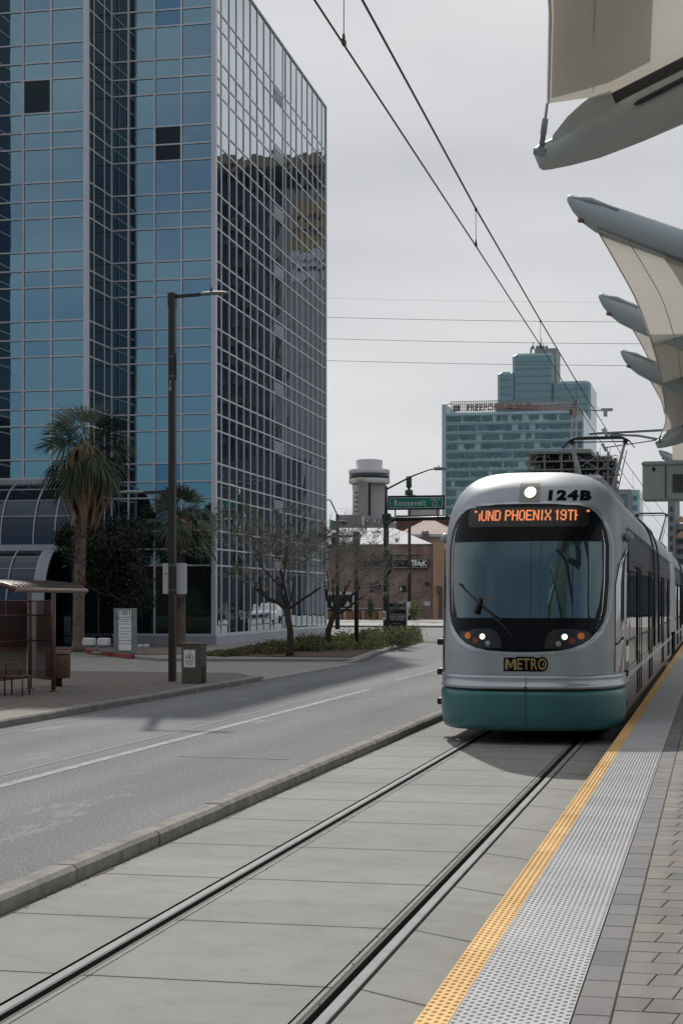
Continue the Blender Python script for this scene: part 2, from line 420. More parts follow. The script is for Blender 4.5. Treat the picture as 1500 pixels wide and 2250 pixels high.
# brick pavers of the bus stop walk
m = mat('pavers_walk', (.15, .12, .10), .9); t, b, s, op, noi, ramp, mixc, bump = expr_setup(m)
br = t.nodes.new('ShaderNodeTexBrick'); br.inputs['Scale'].default_value = 1; br.inputs['Brick Width'].default_value = .22; br.inputs['Row Height'].default_value = .11
br.inputs['Mortar Size'].default_value = .009; br.inputs['Color1'].default_value = (.165, .145, .125, 1); br.inputs['Color2'].default_value = (.105, .095, .085, 1)
br.inputs['Mortar'].default_value = (.07, .06, .05, 1)
g = t.nodes.new('ShaderNodeNewGeometry'); t.links.new(g.outputs['Position'], br.inputs['Vector'])
t.links.new(br.outputs[0], b.inputs['Base Color'])

def paver_mat(name, c0, c1):
    m = mat(name, c0, .9); t, b, s, op, noi, ramp, mixc, bump = expr_setup(m)
    at = t.nodes.new('ShaderNodeAttribute'); at.attribute_name = 'tone'
    base = ramp(at.outputs['Fac'], [(0, c0), (.8, c1), (1, tuple(v * f for v, f in zip(c1, (1.02, .92, .88))))])
    ag = ramp(noi(240, 3, None, .8), [(.35, (.72, .72, .72)), (.6, (1.15, 1.15, 1.15))])
    n = t.nodes.new('ShaderNodeMix'); n.data_type = 'RGBA'; n.blend_type = 'MULTIPLY'; n.inputs[0].default_value = .7
    t.links.new(base, n.inputs[6]); t.links.new(ag, n.inputs[7])
    st = ramp(noi(2.2, 7), [(.35, (.80, .80, .78)), (.6, (1, 1, 1))])
    n2 = t.nodes.new('ShaderNodeMix'); n2.data_type = 'RGBA'; n2.blend_type = 'MULTIPLY'; n2.inputs[0].default_value = .7
    t.links.new(n.outputs[2], n2.inputs[6]); t.links.new(st, n2.inputs[7])
    t.links.new(n2.outputs[2], b.inputs['Base Color']); bump(noi(260, 3), .004)
    return m
paver_mat('paver', (.165, .163, .148), (.215, .212, .196)); paver_mat('paver_band', (.15, .15, .157), (.185, .185, .193))
mat('joint', (.045, .042, .038), .95)
mat('tactile_yellow', (.55, .34, .13), .8, col2=(.68, .45, .20), vs=2.3, spec=.2)
mat('tactile_grey', (.37, .38, .385), .85, col2=(.44, .445, .45), vs=2.1, spec=.2)
# ------------------------------------------------------------------ ground, road, kerbs
def sheet(name, poly, z, m, kind='structure', thick=0):
    mb = MB()
    if thick: mb.prism(poly, z - thick, z)
    else: mb.add([(x, y, z) for x, y in poly], [tuple(range(len(poly)))])
    return tag(mb.build(name, m), kind=kind)
sheet('ground', [(-2500, -1500), (2500, -1500), (2500, 3500), (-2500, 3500)], -.16, M['ground'])
sheet('road', [(-10.85, -60), (-4.52, -60), (-4.52, 88), (30, 88), (200, 88), (200, 110), (-1.0, 110), (-1.0, 900), (-13.5, 900), (-13.5, 110), (-300, 110), (-300, 88), (-30, 88), (-16, 84), (-13.4, 72), (-12, 55), (-11.2, 48), (-10.85, 48)], 0, M['asphalt'])
# track slabs, left of, between and right of the rails; the far part is one sheet
sheet('track_slab', [(-4.43, -10), (-3.46, -10), (-3.46, 88), (-4.43, 88)], 0, M['slab'])
sheet('track_slab', [(-3.25, -10), (-1.97, -10), (-1.97, 88), (-3.25, 88)], 0, M['slab'])
sheet('track_slab', [(-1.77, -10), (-1.20, -10), (-1.20, 88), (-1.77, 88)], 0, M['slab_skew'])
sheet('track_bed', [(-4.45, -10), (-1.1, -10), (-1.1, 88), (-4.45, 88)], -.07, M['rubber'])

def rail(label, sgn, x0):
    """grooved tram rail: running head outside, flange groove, keeper lip inside; sgn +1 when the groove lies to the right of the head"""
    prof = [(0, -.06), (0, .001), (.010, .004), (.058, .004), (.066, -.004), (.069, -.05), (.110, -.05), (.113, -.006), (.132, -.004), (.133, -.06)]
    mb = MB(); ys = [-10 + 7 * k for k in range(15)]
    n = len(prof)
    for y in ys:
        for a, z in prof: mb.v.append(Vector((x0 + sgn * a, y, z)))
    for i in range(len(ys) - 1):
        for k in range(n - 1):
            q = [i*n+k, i*n+k+1, (i+1)*n+k+1, (i+1)*n+k]
            mb.f.append(q if sgn < 0 else q[::-1]); mb.m.append(1 if k in (4, 5, 6, 7) else 0); mb.sm.append(False)  # groove floor and walls coloured black in place of the shade inside
    o = mb.build('rail', [M['steel_rail'], M['rubber']], loc=(x0, -10, 0))
    return tag(o, label, 'rail', 'grooved tram rails')
rail('steel tram rail with its groove on the right, nearer the roadside kerb', 1, -3.435)
rail('steel tram rail with its groove on the left, nearer the yellow platform edge', -1, -1.795)
mb = MB()
for x in (-3.301, -1.930): mb.box((x, -10, -.06), (x + .006, 88, -.003))
mb.box((-3.292, -10, -.06), (-3.262, 88, -.002), 1); mb.box((-1.960, -10, -.06), (-1.934, 88, -.002), 1)
tag(mb.build('rail_sealant', [M['rubber'], M['slab']]), kind='structure')

def kerb_run(name, pts, w, h, seg, label_kind='structure', z0=-.02, m=None):
    mb = MB()
    for (a, b2) in zip(pts[:-1], pts[1:]):
        a = Vector((a[0], a[1], 0)); b2 = Vector((b2[0], b2[1], 0)); L = (b2 - a).length; d = (b2 - a) / L
        nrm = Vector((-d.y, d.x, 0)); k = max(1, round(L / seg)); s = L / k
        for i in range(k):
            p = a + d * (i * s + .006); q = a + d * ((i + 1) * s - .006)
            jx = nrm * random.uniform(-.006, .006); jz = random.uniform(-.004, .004)
            pr = [(0, z0), (0, h - .03 + jz), (.03, h + jz), (w - .02, h + jz), (w, h - .02 + jz), (w, z0)]
            vs = [p + jx + nrm * u + Vector((0, 0, zz)) for u, zz in pr] + [q + jx + nrm * u + Vector((0, 0, zz)) for u, zz in pr]
            mb.add(vs, [(0, 1, 7, 6), (1, 2, 8, 7), (2, 3, 9, 8), (3, 4, 10, 9), (4, 5, 11, 10), (5, 4, 3, 2, 1, 0), (6, 7, 8, 9, 10, 11)])
    return tag(mb.build(name, m or M['kerb']), kind=label_kind)
kerb_run('median_kerb', [(-4.42, -8), (-4.42, 86)], .19, .12, 1.68)
kerb_run('pavement_kerb', [(-10.85, -8), (-10.85, 36.9)], .17, .13, 3.0)
kerb_run('pavement_kerb', [(-10.9, 48.6), (-11.9, 55.5), (-13.3, 72), (-14.6, 79), (-17.5, 83.4), (-24, 85.5), (-60, 86)], .17, .13, 3.0)
mb = MB()   # the kerb drops into the driveway
mb.add([(-10.85, 36.9, -.01), (-11.02, 36.9, -.01), (-11.02, 36.9, .13), (-10.85, 36.9, .12), (-11.3, 38.9, .0), (-11.5, 38.7, .03)], [(0, 3, 4), (3, 2, 5, 4), (1, 5, 2)])
mb.add([(-10.9, 48.6, -.01), (-11.07, 48.6, -.01), (-11.07, 48.6, .13), (-10.9, 48.6, .12), (-11.1, 46.6, .0), (-11.4, 46.8, .03)], [(0, 4, 3), (3, 4, 5, 2), (1, 2, 5)])
tag(mb.build('kerb_ramp', M['kerb']), kind='structure')
sheet('pavement', [(-11.0, -8), (-11.0, 36.9), (-12.0, 38.6), (-70, 40.2), (-70, -8)], .12, M['pavers_walk'], thick=.25)
sheet('driveway', [(-10.85, 36.9), (-10.85, 48.6), (-17.4, 47.6), (-19.2, 50), (-22.8, 54.5), (-70, 55.5), (-70, 40.2), (-12.0, 38.6)], .02, M['walk'], thick=.1)
sheet('forecourt', [(-11.07, 48.6), (-12.07, 55.5), (-13.47, 72), (-14.8, 79), (-17.7, 83.4), (-24, 85.3), (-60, 85.8), (-70, 86), (-70, 55.6), (-22.9, 54.6), (-19.0, 49.6), (-17.3, 47.7)], .11, M['walk'], thick=.2)
sheet('planting_soil', [(-16.9, 50.2), (-11.5, 49.4), (-12.3, 56), (-13.6, 71.5), (-15.5, 79.5), (-18.2, 81), (-19.2, 74), (-18.6, 61)], .13, M['soil'])
sheet('gravel_bed', [(-19.2, 50.6), (-18.0, 51.5), (-20.3, 61.8), (-26, 61.8), (-26, 59.5), (-45, 59.0), (-45, 56.2), (-23.1, 55.4)], .13, M['gravel'])
tag(MB().prism([(-19.0, 49.3), (-18.9, 49.5), (-22.85, 54.9), (-40, 55.7), (-40, 55.5), (-22.95, 54.7)], 0, .16).build('red_kerb', M['red_kerb']), kind='structure')
sheet('far_pavement', [(-13.6, 110.2), (-200, 110.2), (-200, 170), (-13.6, 170)], .12, M['walk'], thick=.25)
# worn road markings
mb = MB(); z = .004
def stripe(p, q, w, z=.004):
    p = Vector((*p, z)); q = Vector((*q, z)); d = (q - p).normalized(); nr = Vector((-d.y, d.x, 0)) * w / 2
    mb.quad(p - nr, q - nr, q + nr, p + nr)
stripe((-7.47, 5), (-7.50, 34), .15); stripe((-7.72, 38), (-7.85, 60), .10)
stripe((-4.95, -10), (-4.95, 6), .1)
tag(mb.build('lane_marking', M['paint_white']), kind='structure')
mb = MB(); stripe((-7.93, 5), (-7.93, 26), .05, .005); stripe((-7.93, 26), (-8.02, 34), .05, .005); stripe((-10.35, 18), (-10.35, 31), .05, .005)
for (a, c) in (((-6.7, 19.05), (-5.2, 18.95)), ((-9.4, 24.3), (-7.8, 24.2)), ((-8.2, 31), (-6.9, 30.9)), ((-7.0, 31.6), (-5.2, 31.5))): stripe(a, c, .05, .006)
tag(mb.build('faded_marking', mat('paint_faded', (.235, .24, .245), .95, col2=(.30, .305, .305), vs=3, spec=.1)), kind='structure')
mb = MB()
for k in range(12): stripe((-13.0 + .72 * k, 84.5), (-13.0 + .72 * k, 87.5), .35, .007)
tag(mb.build('crossing_marking', M['paint_white']), kind='structure')

# ------------------------------------------------------------------ platform
PZ = .287
mb = MB(); mb.box((-1.185, -8, -.15), (6.5, 98, PZ - .03))
tag(mb.build('platform_slab', M['kerb']), kind='structure')
def tactile(name, x0, x1, m, nx, label):
    mb = MB(); y = -4.0
    while y < 96:
        L = .61 if y < 50 else 6.1
        mb.box((x0, y + .002, PZ - .03), (x1, y + L - .002, PZ + random.uniform(-.0006, .0006))); y += L
    h = .0055; sp = (x1 - x0) / nx
    y = 4.5; r = 0
    while y < 46:
        near = y < 19
        for i in range(nx):
            x = x0 + (i + (.25 if r % 2 else .75)) * sp
            n = 7 if near else 4; rb, rt = .0125, .0068
            ring = [(math.cos(2*math.pi*k/n), math.sin(2*math.pi*k/n)) for k in range(n)]
            vs = [(x + rb*a, y + rb*c, PZ) for a, c in ring] + [(x + rt*a, y + rt*c, PZ + h) for a, c in ring]
            mb.add(vs, [(k, (k+1) % n, n + (k+1) % n, n + k) for k in range(n)] + [tuple(range(n, 2*n))])
        y += .030 if y < 30 else .06; r += 1
    return tag(mb.build(name, m), kind='structure')
tactile('tactile_edge', -1.190, -1.056, M['tactile_yellow'], 2, '')
tactile('tactile_paving', -1.053, -.577, M['tactile_grey'], 8, '')
def paver_mesh(name, m, cells):
    mb = MB(); tones = []
    for (x0, x1, y0, y1, sh, *sl_) in cells:
        s0_ = sl_[0] if sl_ else sh
        g_ = .0028; zz = PZ + random.uniform(-.0012, .0012); b_ = .004
        P4 = [(x0 + g_, y0 + g_), (x1 - g_, y0 + g_), (x1 - g_ + sh, y1 - g_), (x0 + g_ + s0_, y1 - g_)]
        I4 = [(x0 + g_ + b_, y0 + g_ + b_), (x1 - g_ - b_, y0 + g_ + b_), (x1 - g_ - b_ + sh, y1 - g_ - b_), (x0 + g_ + b_ + s0_, y1 - g_ - b_)]
        mb.add([(*p, zz - .012) for p in P4] + [(*p, zz - .003) for p in P4] + [(*p, zz) for p in I4],
               [(0,1,5,4),(1,2,6,5),(2,3,7,6),(3,0,4,7),(4,5,9,8),(5,6,10,9),(6,7,11,10),(7,4,8,11),(8,9,10,11)])
        tones += [random.random()] * 12
    o = mb.build(name, m)
    a = o.data.attributes.new('tone', 'FLOAT', 'POINT'); a.data.foreach_set('value', tones)
    return tag(o, kind='structure')
paver_mesh('paver_border', M['paver_band'], [(-.572, -.415, -4 + .3*k, -4 + .3*(k+1), 0) for k in range(320)])
cells = []
for r in range(430):
    y0 = -4 + .2255 * r; off = .117 if r % 2 else 0
    x = -.412
    first = True
    while x < 3.0:
        w = .234 if not first else (.234 - off + .001 if off else .234)
        cells.append((x, x + w, y0, y0 + .2255, .036, 0 if first else .036)); x += w; first = False
    if y0 > 60: break
paver_mesh('platform_pavers', M['paver'], cells)
mb = MB(); mb.box((-.577, -8, PZ - .03), (6.5, 98, PZ - .009)); tag(mb.build('paver_bedding', M['joint']), kind='structure')

# grit washed against the kerb and the rails
rnd = random.Random(77); mb = MB()
for k in range(2600):
    if rnd.random() < .88: x = -4.42 + abs(rnd.gauss(0, .035)); y = rnd.uniform(6, 40)
    else: x = rnd.choice((-3.27, -1.96)) + rnd.gauss(0, .02); y = rnd.uniform(6, 26)
    r_ = rnd.uniform(.002, .008); a = rnd.uniform(0, 3)
    mb.add([(x+r_*math.cos(a+t), y+r_*1.4*math.sin(a+t), .001+(.004 if t else 0)*0) for t in (0, 1.6, 3.1, 4.7)] + [(x, y, .001+r_*.6)], [(0, 1, 4), (1, 2, 4), (2, 3, 4), (3, 0, 4)], 0 if rnd.random() < .8 else 1)
tag(mb.build('grit', [mat('grit_dark', (.045, .038, .03), .95), mat('grit_pale', (.35, .33, .30), .9)]), 'dark grit and crumbs lying along the kerb foot and the rails', 'grit', kind='stuff')
mb = MB()
y = 6.0
while y < 60:
    w_ = .025 + .03*rnd.random(); L = rnd.uniform(.3, .9); mb.quad((-4.419, y, .0035), (-4.419 + w_, y, .0035), (-4.419 + w_*rnd.uniform(.5, 1.3), y+L, .0035), (-4.419, y+L, .0035)); y += L
tag(mb.build('kerb_dirt', mat('dirt', (.075, .068, .055), .95, var=.4, vs=25)), kind='structure')
# ------------------------------------------------------------------ glass office tower
tw = empty('office_tower', (-22, 63, 0), 'tall blue mirror glass office tower with a pale aluminium grid beside the road', 'office tower')
ZT = 29.3; PER = 2.84; Z0 = 3.43
zl = []
for k in range(9):
    for dz in (0, .69, 1.46):
        zz = Z0 + PER * k + dz
        if zz < 27: zl.append(zz)
ZL = [.47] + zl + [ZT]
def along(p, q, xs):                      # where the pixel columns cross the wall line p-q
    out = []
    for px in xs:
        d = ray(px, 1000); a = Vector((q[0]-p[0], q[1]-p[1])); b_ = Vector((d.x, d.y))
        det = a.x * (-b_.y) - a.y * (-b_.x); r = Vector((-p[0], -p[1]))
        out.append((r.x * (-b_.y) - r.y * (-b_.x)) / det)
    return out
cor = [(-44, 57.4), (-29.7, 57.4), (-29.7, 60.2), (-25.06, 60.2), (-25.06, 62.9), (-20.5, 62.9), (-21.1, 84.5)]
segs = [
    (cor[0], cor[1], [i / 11 for i in range(12)], .09, 6.9, 'far'),
    (cor[1], cor[2], [0, .5, 1], .09, 6.9, 'return'),
    (cor[2], cor[3], [0] + along(cor[2], cor[3], [52, 113]) + [1], .085, 6.9, 'left'),
    (cor[3], cor[4], [0] + along(cor[3], cor[4], [206, 229]) + [1], .07, .47, 'recess'),
    (cor[4], cor[5], [0] + along(cor[4], cor[5], [283, 340, 399]) + [1], .085, .47, 'front'),
    (cor[5], cor[6], [0] + along(cor[5], cor[6], [486, 503.2, 519.2, 535.2, 550, 564.8, 579.5, 594.2, 602, 621, 627, 639, 651, 663, 675, 686, 697, 706.5]) + [1], .085, .47, 'side'),
]
panes = []; mull = MB(); gas = MB(); corner = MB(); louv = []; back = MB()
for si, (p, q, fr, mw, zb, nm) in enumerate(segs):
    p = Vector((*p, 0)); q = Vector((*q, 0)); L = (q - p).length; d = (q - p) / L; n = Vector((d.y, -d.x, 0))
    zs = [zb] + [z for z in ZL if z > zb + .3]
    up = Vector((0, 0, 1))
    back.quad(p - n*.10 + up*zb, q - n*.10 + up*zb, q - n*.10 + up*ZT, p - n*.10 + up*ZT)
    for i, f in enumerate(fr):
        c = p + d * (L * f)
        if 0 < i < len(fr) - 1:
            mull.obox(c + n*.005 + up*(zb+ZT)/2, d*(mw/2), n*.025, up*((ZT-zb)/2))
            gas.obox(c + d*.012 + up*(zb+ZT)/2, d*(mw/2+.012), n*.008, up*((ZT-zb)/2))  # dark strips: glass seals with the mullions' shade and reflection painted in
    for z in zs[1:-1]:
        hh = .031
        mull.obox((p+q)/2 + n*.004 + up*z, d*(L/2-.02), n*.022, up*hh)
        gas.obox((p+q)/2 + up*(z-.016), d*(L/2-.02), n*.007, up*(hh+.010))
    mull.obox((p+q)/2 + n*.03 + up*(zb+.03), d*(L/2), n*.06, up*.06)
    mull.obox((p+q)/2 + n*.02 + up*(ZT-.03), d*(L/2), n*.05, up*.04)
    for i in range(len(fr) - 1):
        a = p + d*(L*fr[i]); b_ = p + d*(L*fr[i+1]); w = (b_ - a).length
        for k in range(len(zs) - 1):
            panes.append((w * (zs[k+1]-zs[k]) * {'front': 1.0, 'left': 1.0, 'recess': .35, 'side': .3, 'far': .01, 'return': .01}[nm], a, b_, zs[k], zs[k+1], n, nm, i, k))
for c, r in ((cor[2], .07), (cor[3], .10), (cor[4], .05), (cor[5], .10), (cor[6], .06)):
    MB().box((c[0]-r, c[1]-r, .47), (c[0]+r, c[1]+r, ZT + .02)).build('corner_column', M['mullion'], tw)
panes.sort(key=lambda t: -t[0])
rest = MB(); pm = [M['glass'], M['glass_blue'], M['glass_dark'], M['glass_recess'], M['glass_variant']]
for j, (A_, a, b_, z0, z1, n, nm, i, k) in enumerate(panes):
    zc = (z0 + z1) / 2; mi = 0
    if nm == 'front':
        cxp = (a.x + b_.x) / 2
        col = i
        if col == 2 and 25.9 < zc < 29: mi = 1
        if col == 2 and 20.3 < zc < 22.4 : mi = 2 if z1 - z0 < 1.2 else 0
        if col == 2 and 5.2 < zc < 8.4: mi = 1
        if mi == 0 and random.random() < .22: mi = 4
    if nm == 'left' and random.random() < .2: mi = 4
    if nm == 'left' and i == 1 and 22.3 < zc < 24.3 and z1 - z0 > 1: mi = 2
    if zc < 3.4: mi = 2 if nm in ('front', 'recess', 'left') else 0
    if nm in ('recess', 'return'): mi = 3
    tl = .0022 if nm != 'side' else .0040
    e = [random.uniform(-tl, tl) for _ in range(4)]
    if nm == 'side': e = [x + random.uniform(-.001, .001) for x in e]
    vs = [a + n*e[0] + Vector((0,0,z0)), b_ + n*e[1] + Vector((0,0,z0)), b_ + n*e[2] + Vector((0,0,z1)), a + n*e[3] + Vector((0,0,z1))]
    if j < 99: MB().add(vs, [(0, 1, 2, 3)]).build('window_pane', pm[mi], tw)
    else: rest.add(vs, [(0, 1, 2, 3)], mi)
tag(rest.build('window_panes', pm, tw), kind='stuff')
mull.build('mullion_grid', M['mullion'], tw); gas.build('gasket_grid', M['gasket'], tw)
back.build('core_wall', M['black'], tw)
# louvres in the narrow bay of the side wall
p, q = Vector((*cor[5], 0)), Vector((*cor[6], 0)); L = (q-p).length; d = (q-p)/L; n = Vector((d.y, -d.x, 0)); fr = segs[5][2]
for k in range(9):
    mb = MB(); a = p + d*(L*fr[9]+.05); b_ = p + d*(L*fr[10]-.05); z = Z0 + PER*k
    for s_ in range(5): mb.obox((a+b_)/2 + n*.03 + Vector((0,0,z+.09+s_*.10)), d*((b_-a).length/2), n*.03, Vector((0,0,.022)))
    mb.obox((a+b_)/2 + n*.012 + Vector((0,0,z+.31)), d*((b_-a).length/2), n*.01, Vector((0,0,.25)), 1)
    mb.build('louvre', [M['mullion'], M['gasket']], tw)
# plinth, roof, rear
mb = MB(); off = .12
mb.prism([(-25.2, 62.9-off), (-20.5+off, 62.9-off), (-21.1+off, 84.5+off), (-44, 84.6), (-44, 57.3), (-29.6, 57.3), (-29.6, 60.1), (-24.95, 60.1), (-24.95, 62.78)], 0, .45)
mb.build('plinth', M['plinth'], tw)
mb = MB(); mb.prism([(-44, 57.6), (-29.9, 57.6), (-29.9, 60.4), (-25.26, 60.4), (-25.26, 63.1), (-20.7, 63.1), (-21.3, 84.3), (-44, 84.3)], ZT-.5, ZT-.05)
mb.build('roof', M['grey_box'], tw)
mb = MB(); mb.quad((-21.1, 84.5, 0), (-44, 84.5, 0), (-44, 84.5, ZT), (-21.1, 84.5, ZT)); mb.quad((-44, 84.5, 0), (-44, 57.4, 0), (-44, 57.4, ZT), (-44, 84.5, ZT))
mb.build('rear_wall', M['glass_vault'], tw)
# barrel-vaulted entrance bays below the left part
fr_ = MB(); gv = MB()
def vault(x0, x1, ytop, ybot, ztop, zbot, ribs, endw):
    N_ = 10; pts = []
    for k in range(N_ + 1):
        a = math.pi/2 * k / N_
        pts.append((ybot + (ytop-ybot) * (1-math.cos(a)) , zbot + (ztop-zbot) * math.sin(a)))
    for k in range(N_):
        (y0, z0), (y1, z1) = pts[k], pts[k+1]
        gv.quad((x0, y0, z0), (x1, y0, z0), (x1, y1, z1), (x0, y1, z1))
    for x in ribs:
        fr_.tube([(x, y-.03, z+.02) for y, z in pts], .035, n=4)
    for w_ in range(7):
        fr_.tube([(x1 + .02 + endw*w_/7, y, z+.02) for y, z in pts], .06, n=4)
    for k in (3, 5, 7):
        if k < N_: fr_.box((x0, pts[k][0]-.03, pts[k][1]-.02), (x1, pts[k][0]+.0, pts[k][1]+.02))
    gv.add([(x1+.2, y, z) for y, z in pts] + [(x1+.2, ytop, zbot)], [tuple(range(N_+2))])
vault(-44, -24.9, 60.1, 58.3, 6.72, 4.15, [-29.3, -27.9, -26.5, -25.6], .12)
vault(-44, -25.9, 58.3, 56.9, 3.95, 1.4, [-29.4, -28.2, -27.0], .45)
fr_.box((-44, 58.1, 3.93), (-24.8, 58.5, 4.17)); fr_.box((-44, 59.9, 6.7), (-24.95, 60.12, 6.9))
gv.quad((-44, 56.9, .1), (-25.9, 56.9, .1), (-25.9, 56.9, 1.4), (-44, 56.9, 1.4)); gv.quad((-25.7, 58.4, 0), (-24.95, 58.4, 0), (-24.95, 58.4, 3.9), (-25.7, 58.4, 3.9))
gv.quad((-24.95, 58.4, 0), (-24.95, 62.8, 0), (-24.95, 62.8, 3.9), (-24.95, 58.4, 3.9))
fr_.build('vault_frame', M['frame_grey'], tw); gv.build('vault_glass', M['glass_vault'], tw)

# ------------------------------------------------------------------ buildings across the street (seen in the side glass)
ap = empty('apartment_tower', (22, 250, 0), 'dark apartment tower with balconies, seen only mirrored in the side glass', 'apartment building')
mb = MB(); mb.box((21.5, 242, 0), (44, 264, 68)); mb.box((17, 241, 0), (21.5, 262, 66.5), 1); mb.build('wall', [M['black'], M['dark_build']], ap)
mb = MB()
for x_, w_, h_ in ((21.8, 3.5, 1.2), (26.5, 2.5, 2.0)): mb.box((x_, 244, 68), (x_+w_, 250, 68+h_))
mb.build('roof_plant', M['dark_build'], ap)
mb = MB()
for k in range(19):
    for j, x_ in enumerate((22.2, 26.2, 30.5, 35)): mb.box((x_, 240.4, 8 + 3.1*k), (x_+2.3, 242, 8.9 + 3.1*k))
mb.build('balconies', M['dark_build'], ap)
mb = MB()
for k in range(19):
    for x_ in (18.2, 20.0): mb.box((x_, 240.9, 9 + 3.1*k), (x_+.7, 241.05, 10.6 + 3.1*k))
tag(mb.build('windows', M['glass_dark'], ap), kind='stuff')
mb = MB(); mb.box((5, 239, 69.6), (40, 262, 71.4))
for x_ in (8, 11.4, 14.8, 18.4, 22.5, 27.5): mb.tube([(x_, 240, 66), (x_, 240, 69.6)], .3, n=6)
mb.build('roof_canopy', M['roof_tan'], ap)
hb = empty('banner_block', (10, 250, 0), 'pale concrete block with an ochre banner, seen only mirrored in the side glass', 'building')
mb = MB(); mb.box((5, 242.5, 0), (16.9, 262, 66.8)); mb.build('wall', M['pale_build'], hb)
mb = MB(); mb.box((8, 242.2, 57), (15, 242.45, 65)); mb.build('banner', M['ochre'], hb)
mb = MB(); mb.box((8, 242.2, 52.4), (15, 242.45, 56.9)); mb.build('banner', M['white_conc'], hb)
rnd = random.Random(31); mb = MB()
for z_, s_ in ((62.4, 1.1), (60.2, 1.0), (55.5, .55), (54.2, .75)):
    x_ = 8.8
    while x_ < 14.2:
        w_ = s_*rnd.uniform(.35, .8); mb.box((x_, 242.1, z_ - s_*.5), (x_+w_*.35, 242.19, z_ + s_*rnd.uniform(.2, .5))); mb.box((x_, 242.1, z_ + s_*rnd.uniform(-.4, .3)), (x_+w_, 242.18, z_ + s_*.45)); x_ += w_ + s_*.3
mb.build('banner_strokes', M['ink'], hb)
lb = empty('low_glass_block', (16, 205, 0), 'low slate blue glass block with floor lines, seen only mirrored in the side glass', 'building')
mb = MB(); mb.box((3.5, 200, 0), (60, 226, 20.5)); mb.build('wall', M['slate'], lb)
mb = MB()
for z_ in (5, 9.2, 13.4, 17.2): mb.box((3.4, 199.8, z_), (60, 200, z_+.25))
mb.build('floor_lines', M['concrete_slab'], lb)
# unseen blocks added behind the camera, sized to darken reflections in the glass
for k, (x0, x1, y0, h_, lab) in enumerate(((-130, -38, -70, 14, 'low dark office block far down the road behind the bus stop, reflected in the tower'), (-44, 6, -70, 24, 'plain dark block with a flat roof behind the viewer, reflected in the windscreen'), (6.5, 70, -70, 25, 'long dark block behind the platform end, reflected in the tram'), (-60, -44.5, -72, 21, 'dark stepped block beside the taller one behind the viewer'))):
    mb = MB(); mb.box((x0, y0-20, 0), (x1, y0, h_)); mb.box((x0-.3, y0-20.3, h_), (x1+.3, y0+.3, h_+.5)); mb.box((x0+4, y0-12, h_+.5), (x0+8, y0-8, h_+2.5))
    tag(mb.build('flat_roofed_block', M['dark_build'], loc=((x0+x1)/2, y0, 0)), lab, 'building')
# ------------------------------------------------------------------ light rail train
XC, HW, ZC, HT, A0 = -2.565, 1.285, 2.3, 1.56, 1.45
def prof_y(x, z):
    sx = min(1, abs(x)/HW); sz = max(0, (z-ZC)/HT); r = min(1, (sx**3.6 + sz**3.6)**(1/3.6))
    return A0*(1-(1-r**2.9)**(1/2.6)) + .05 + .14*max(0, z-1.3)
tram = empty('light_rail_train', (XC, 21.3, 0), 'silver and teal light rail train numbered 124B pulling in at the platform', 'train')
NXS = [-(1-(1-k/34)**1.8) for k in range(34, 0, -1)] + [0] + [1-(1-k/34)**1.8 for k in range(1, 35)]
def ztop(x):
    return ZC + HT*(max(0, 1-(abs(x)/HW)**3.6))**(1/3.6)
def shell(y0, y1, zb=.96):
    mb = MB(); NV = 70; nx = len(NXS)
    vf = [1-(1-j/NV)**1.6 for j in range(NV+1)]
    for sg, yy in ((1, y0), (-1, y1)):
        b0 = len(mb.v)
        for tx in NXS:
            x = HW*tx; zt = ztop(x)
            for f in vf: z = zb + (zt-zb)*f; mb.v.append(Vector((XC+x, yy + sg*prof_y(x, z), z)))
        for i in range(nx-1):
            for j in range(NV):
                q = [b0+i*(NV+1)+j, b0+(i+1)*(NV+1)+j, b0+(i+1)*(NV+1)+j+1, b0+i*(NV+1)+j+1]
                mb.f.append(q if sg > 0 else q[::-1]); mb.m.append(0); mb.sm.append(True)
    half = nx*(NV+1)
    bd = [j for j in range(NV+1)] + [i*(NV+1)+NV for i in range(1, nx)] + [(nx-1)*(NV+1)+j for j in range(NV-1, -1, -1)]
    prev = None
    stations = [0, .02, 1]
    # body between the two ends, cut so that the cab keeps its paint and the sides are stainless
    fr = [mb.v[k].copy() for k in bd]; re = [mb.v[half+k].copy() for k in bd]
    cuts = []
    for s_ in (0, 1, 2, 3):
        row = []
        for a, c in zip(fr, re):
            y = {0: a.y, 1: y0 + 2.45, 2: y1 - 2.45, 3: c.y}[s_]
            row.append(Vector((a.x, y, a.z)))
        cuts.append(row)
    b0 = len(mb.v)
    for row in cuts: mb.v += row
    n = len(bd)
    for s_ in range(3):
        for k in range(n-1):
            z = (fr[k].z + fr[k+1].z)/2
            mi = 1 if (s_ == 1 and z < 3.05) else 0
            mb.f.append([b0+s_*n+k, b0+s_*n+k+1, b0+(s_+1)*n+k+1, b0+(s_+1)*n+k]); mb.m.append(mi); mb.sm.append(True)
    return mb
def cap_patch(zs, half, eps, cx=0, y0=21.3, nc=22, m=0, mb=None):
    """a patch that follows the rounded front: rows of z, half widths (or (left, right) pairs)"""
    mb = mb or MB(); b0 = len(mb.v)
    for z, hw in zip(zs, half):
        l, r = (cx-hw, cx+hw) if not isinstance(hw, tuple) else hw
        for k in range(nc+1):
            x = l + (r-l)*k/nc; mb.v.append(Vector((XC+x, y0 + prof_y(x, z) - eps, z)))
    for j in range(len(zs)-1):
        for k in range(nc):
            q = [b0+j*(nc+1)+k, b0+j*(nc+1)+k+1, b0+(j+1)*(nc+1)+k+1, b0+(j+1)*(nc+1)+k]
            if zs[j] > zs[j+1]: q = q[::-1]
            mb.f.append(q); mb.m.append(m); mb.sm.append(True)
    return mb
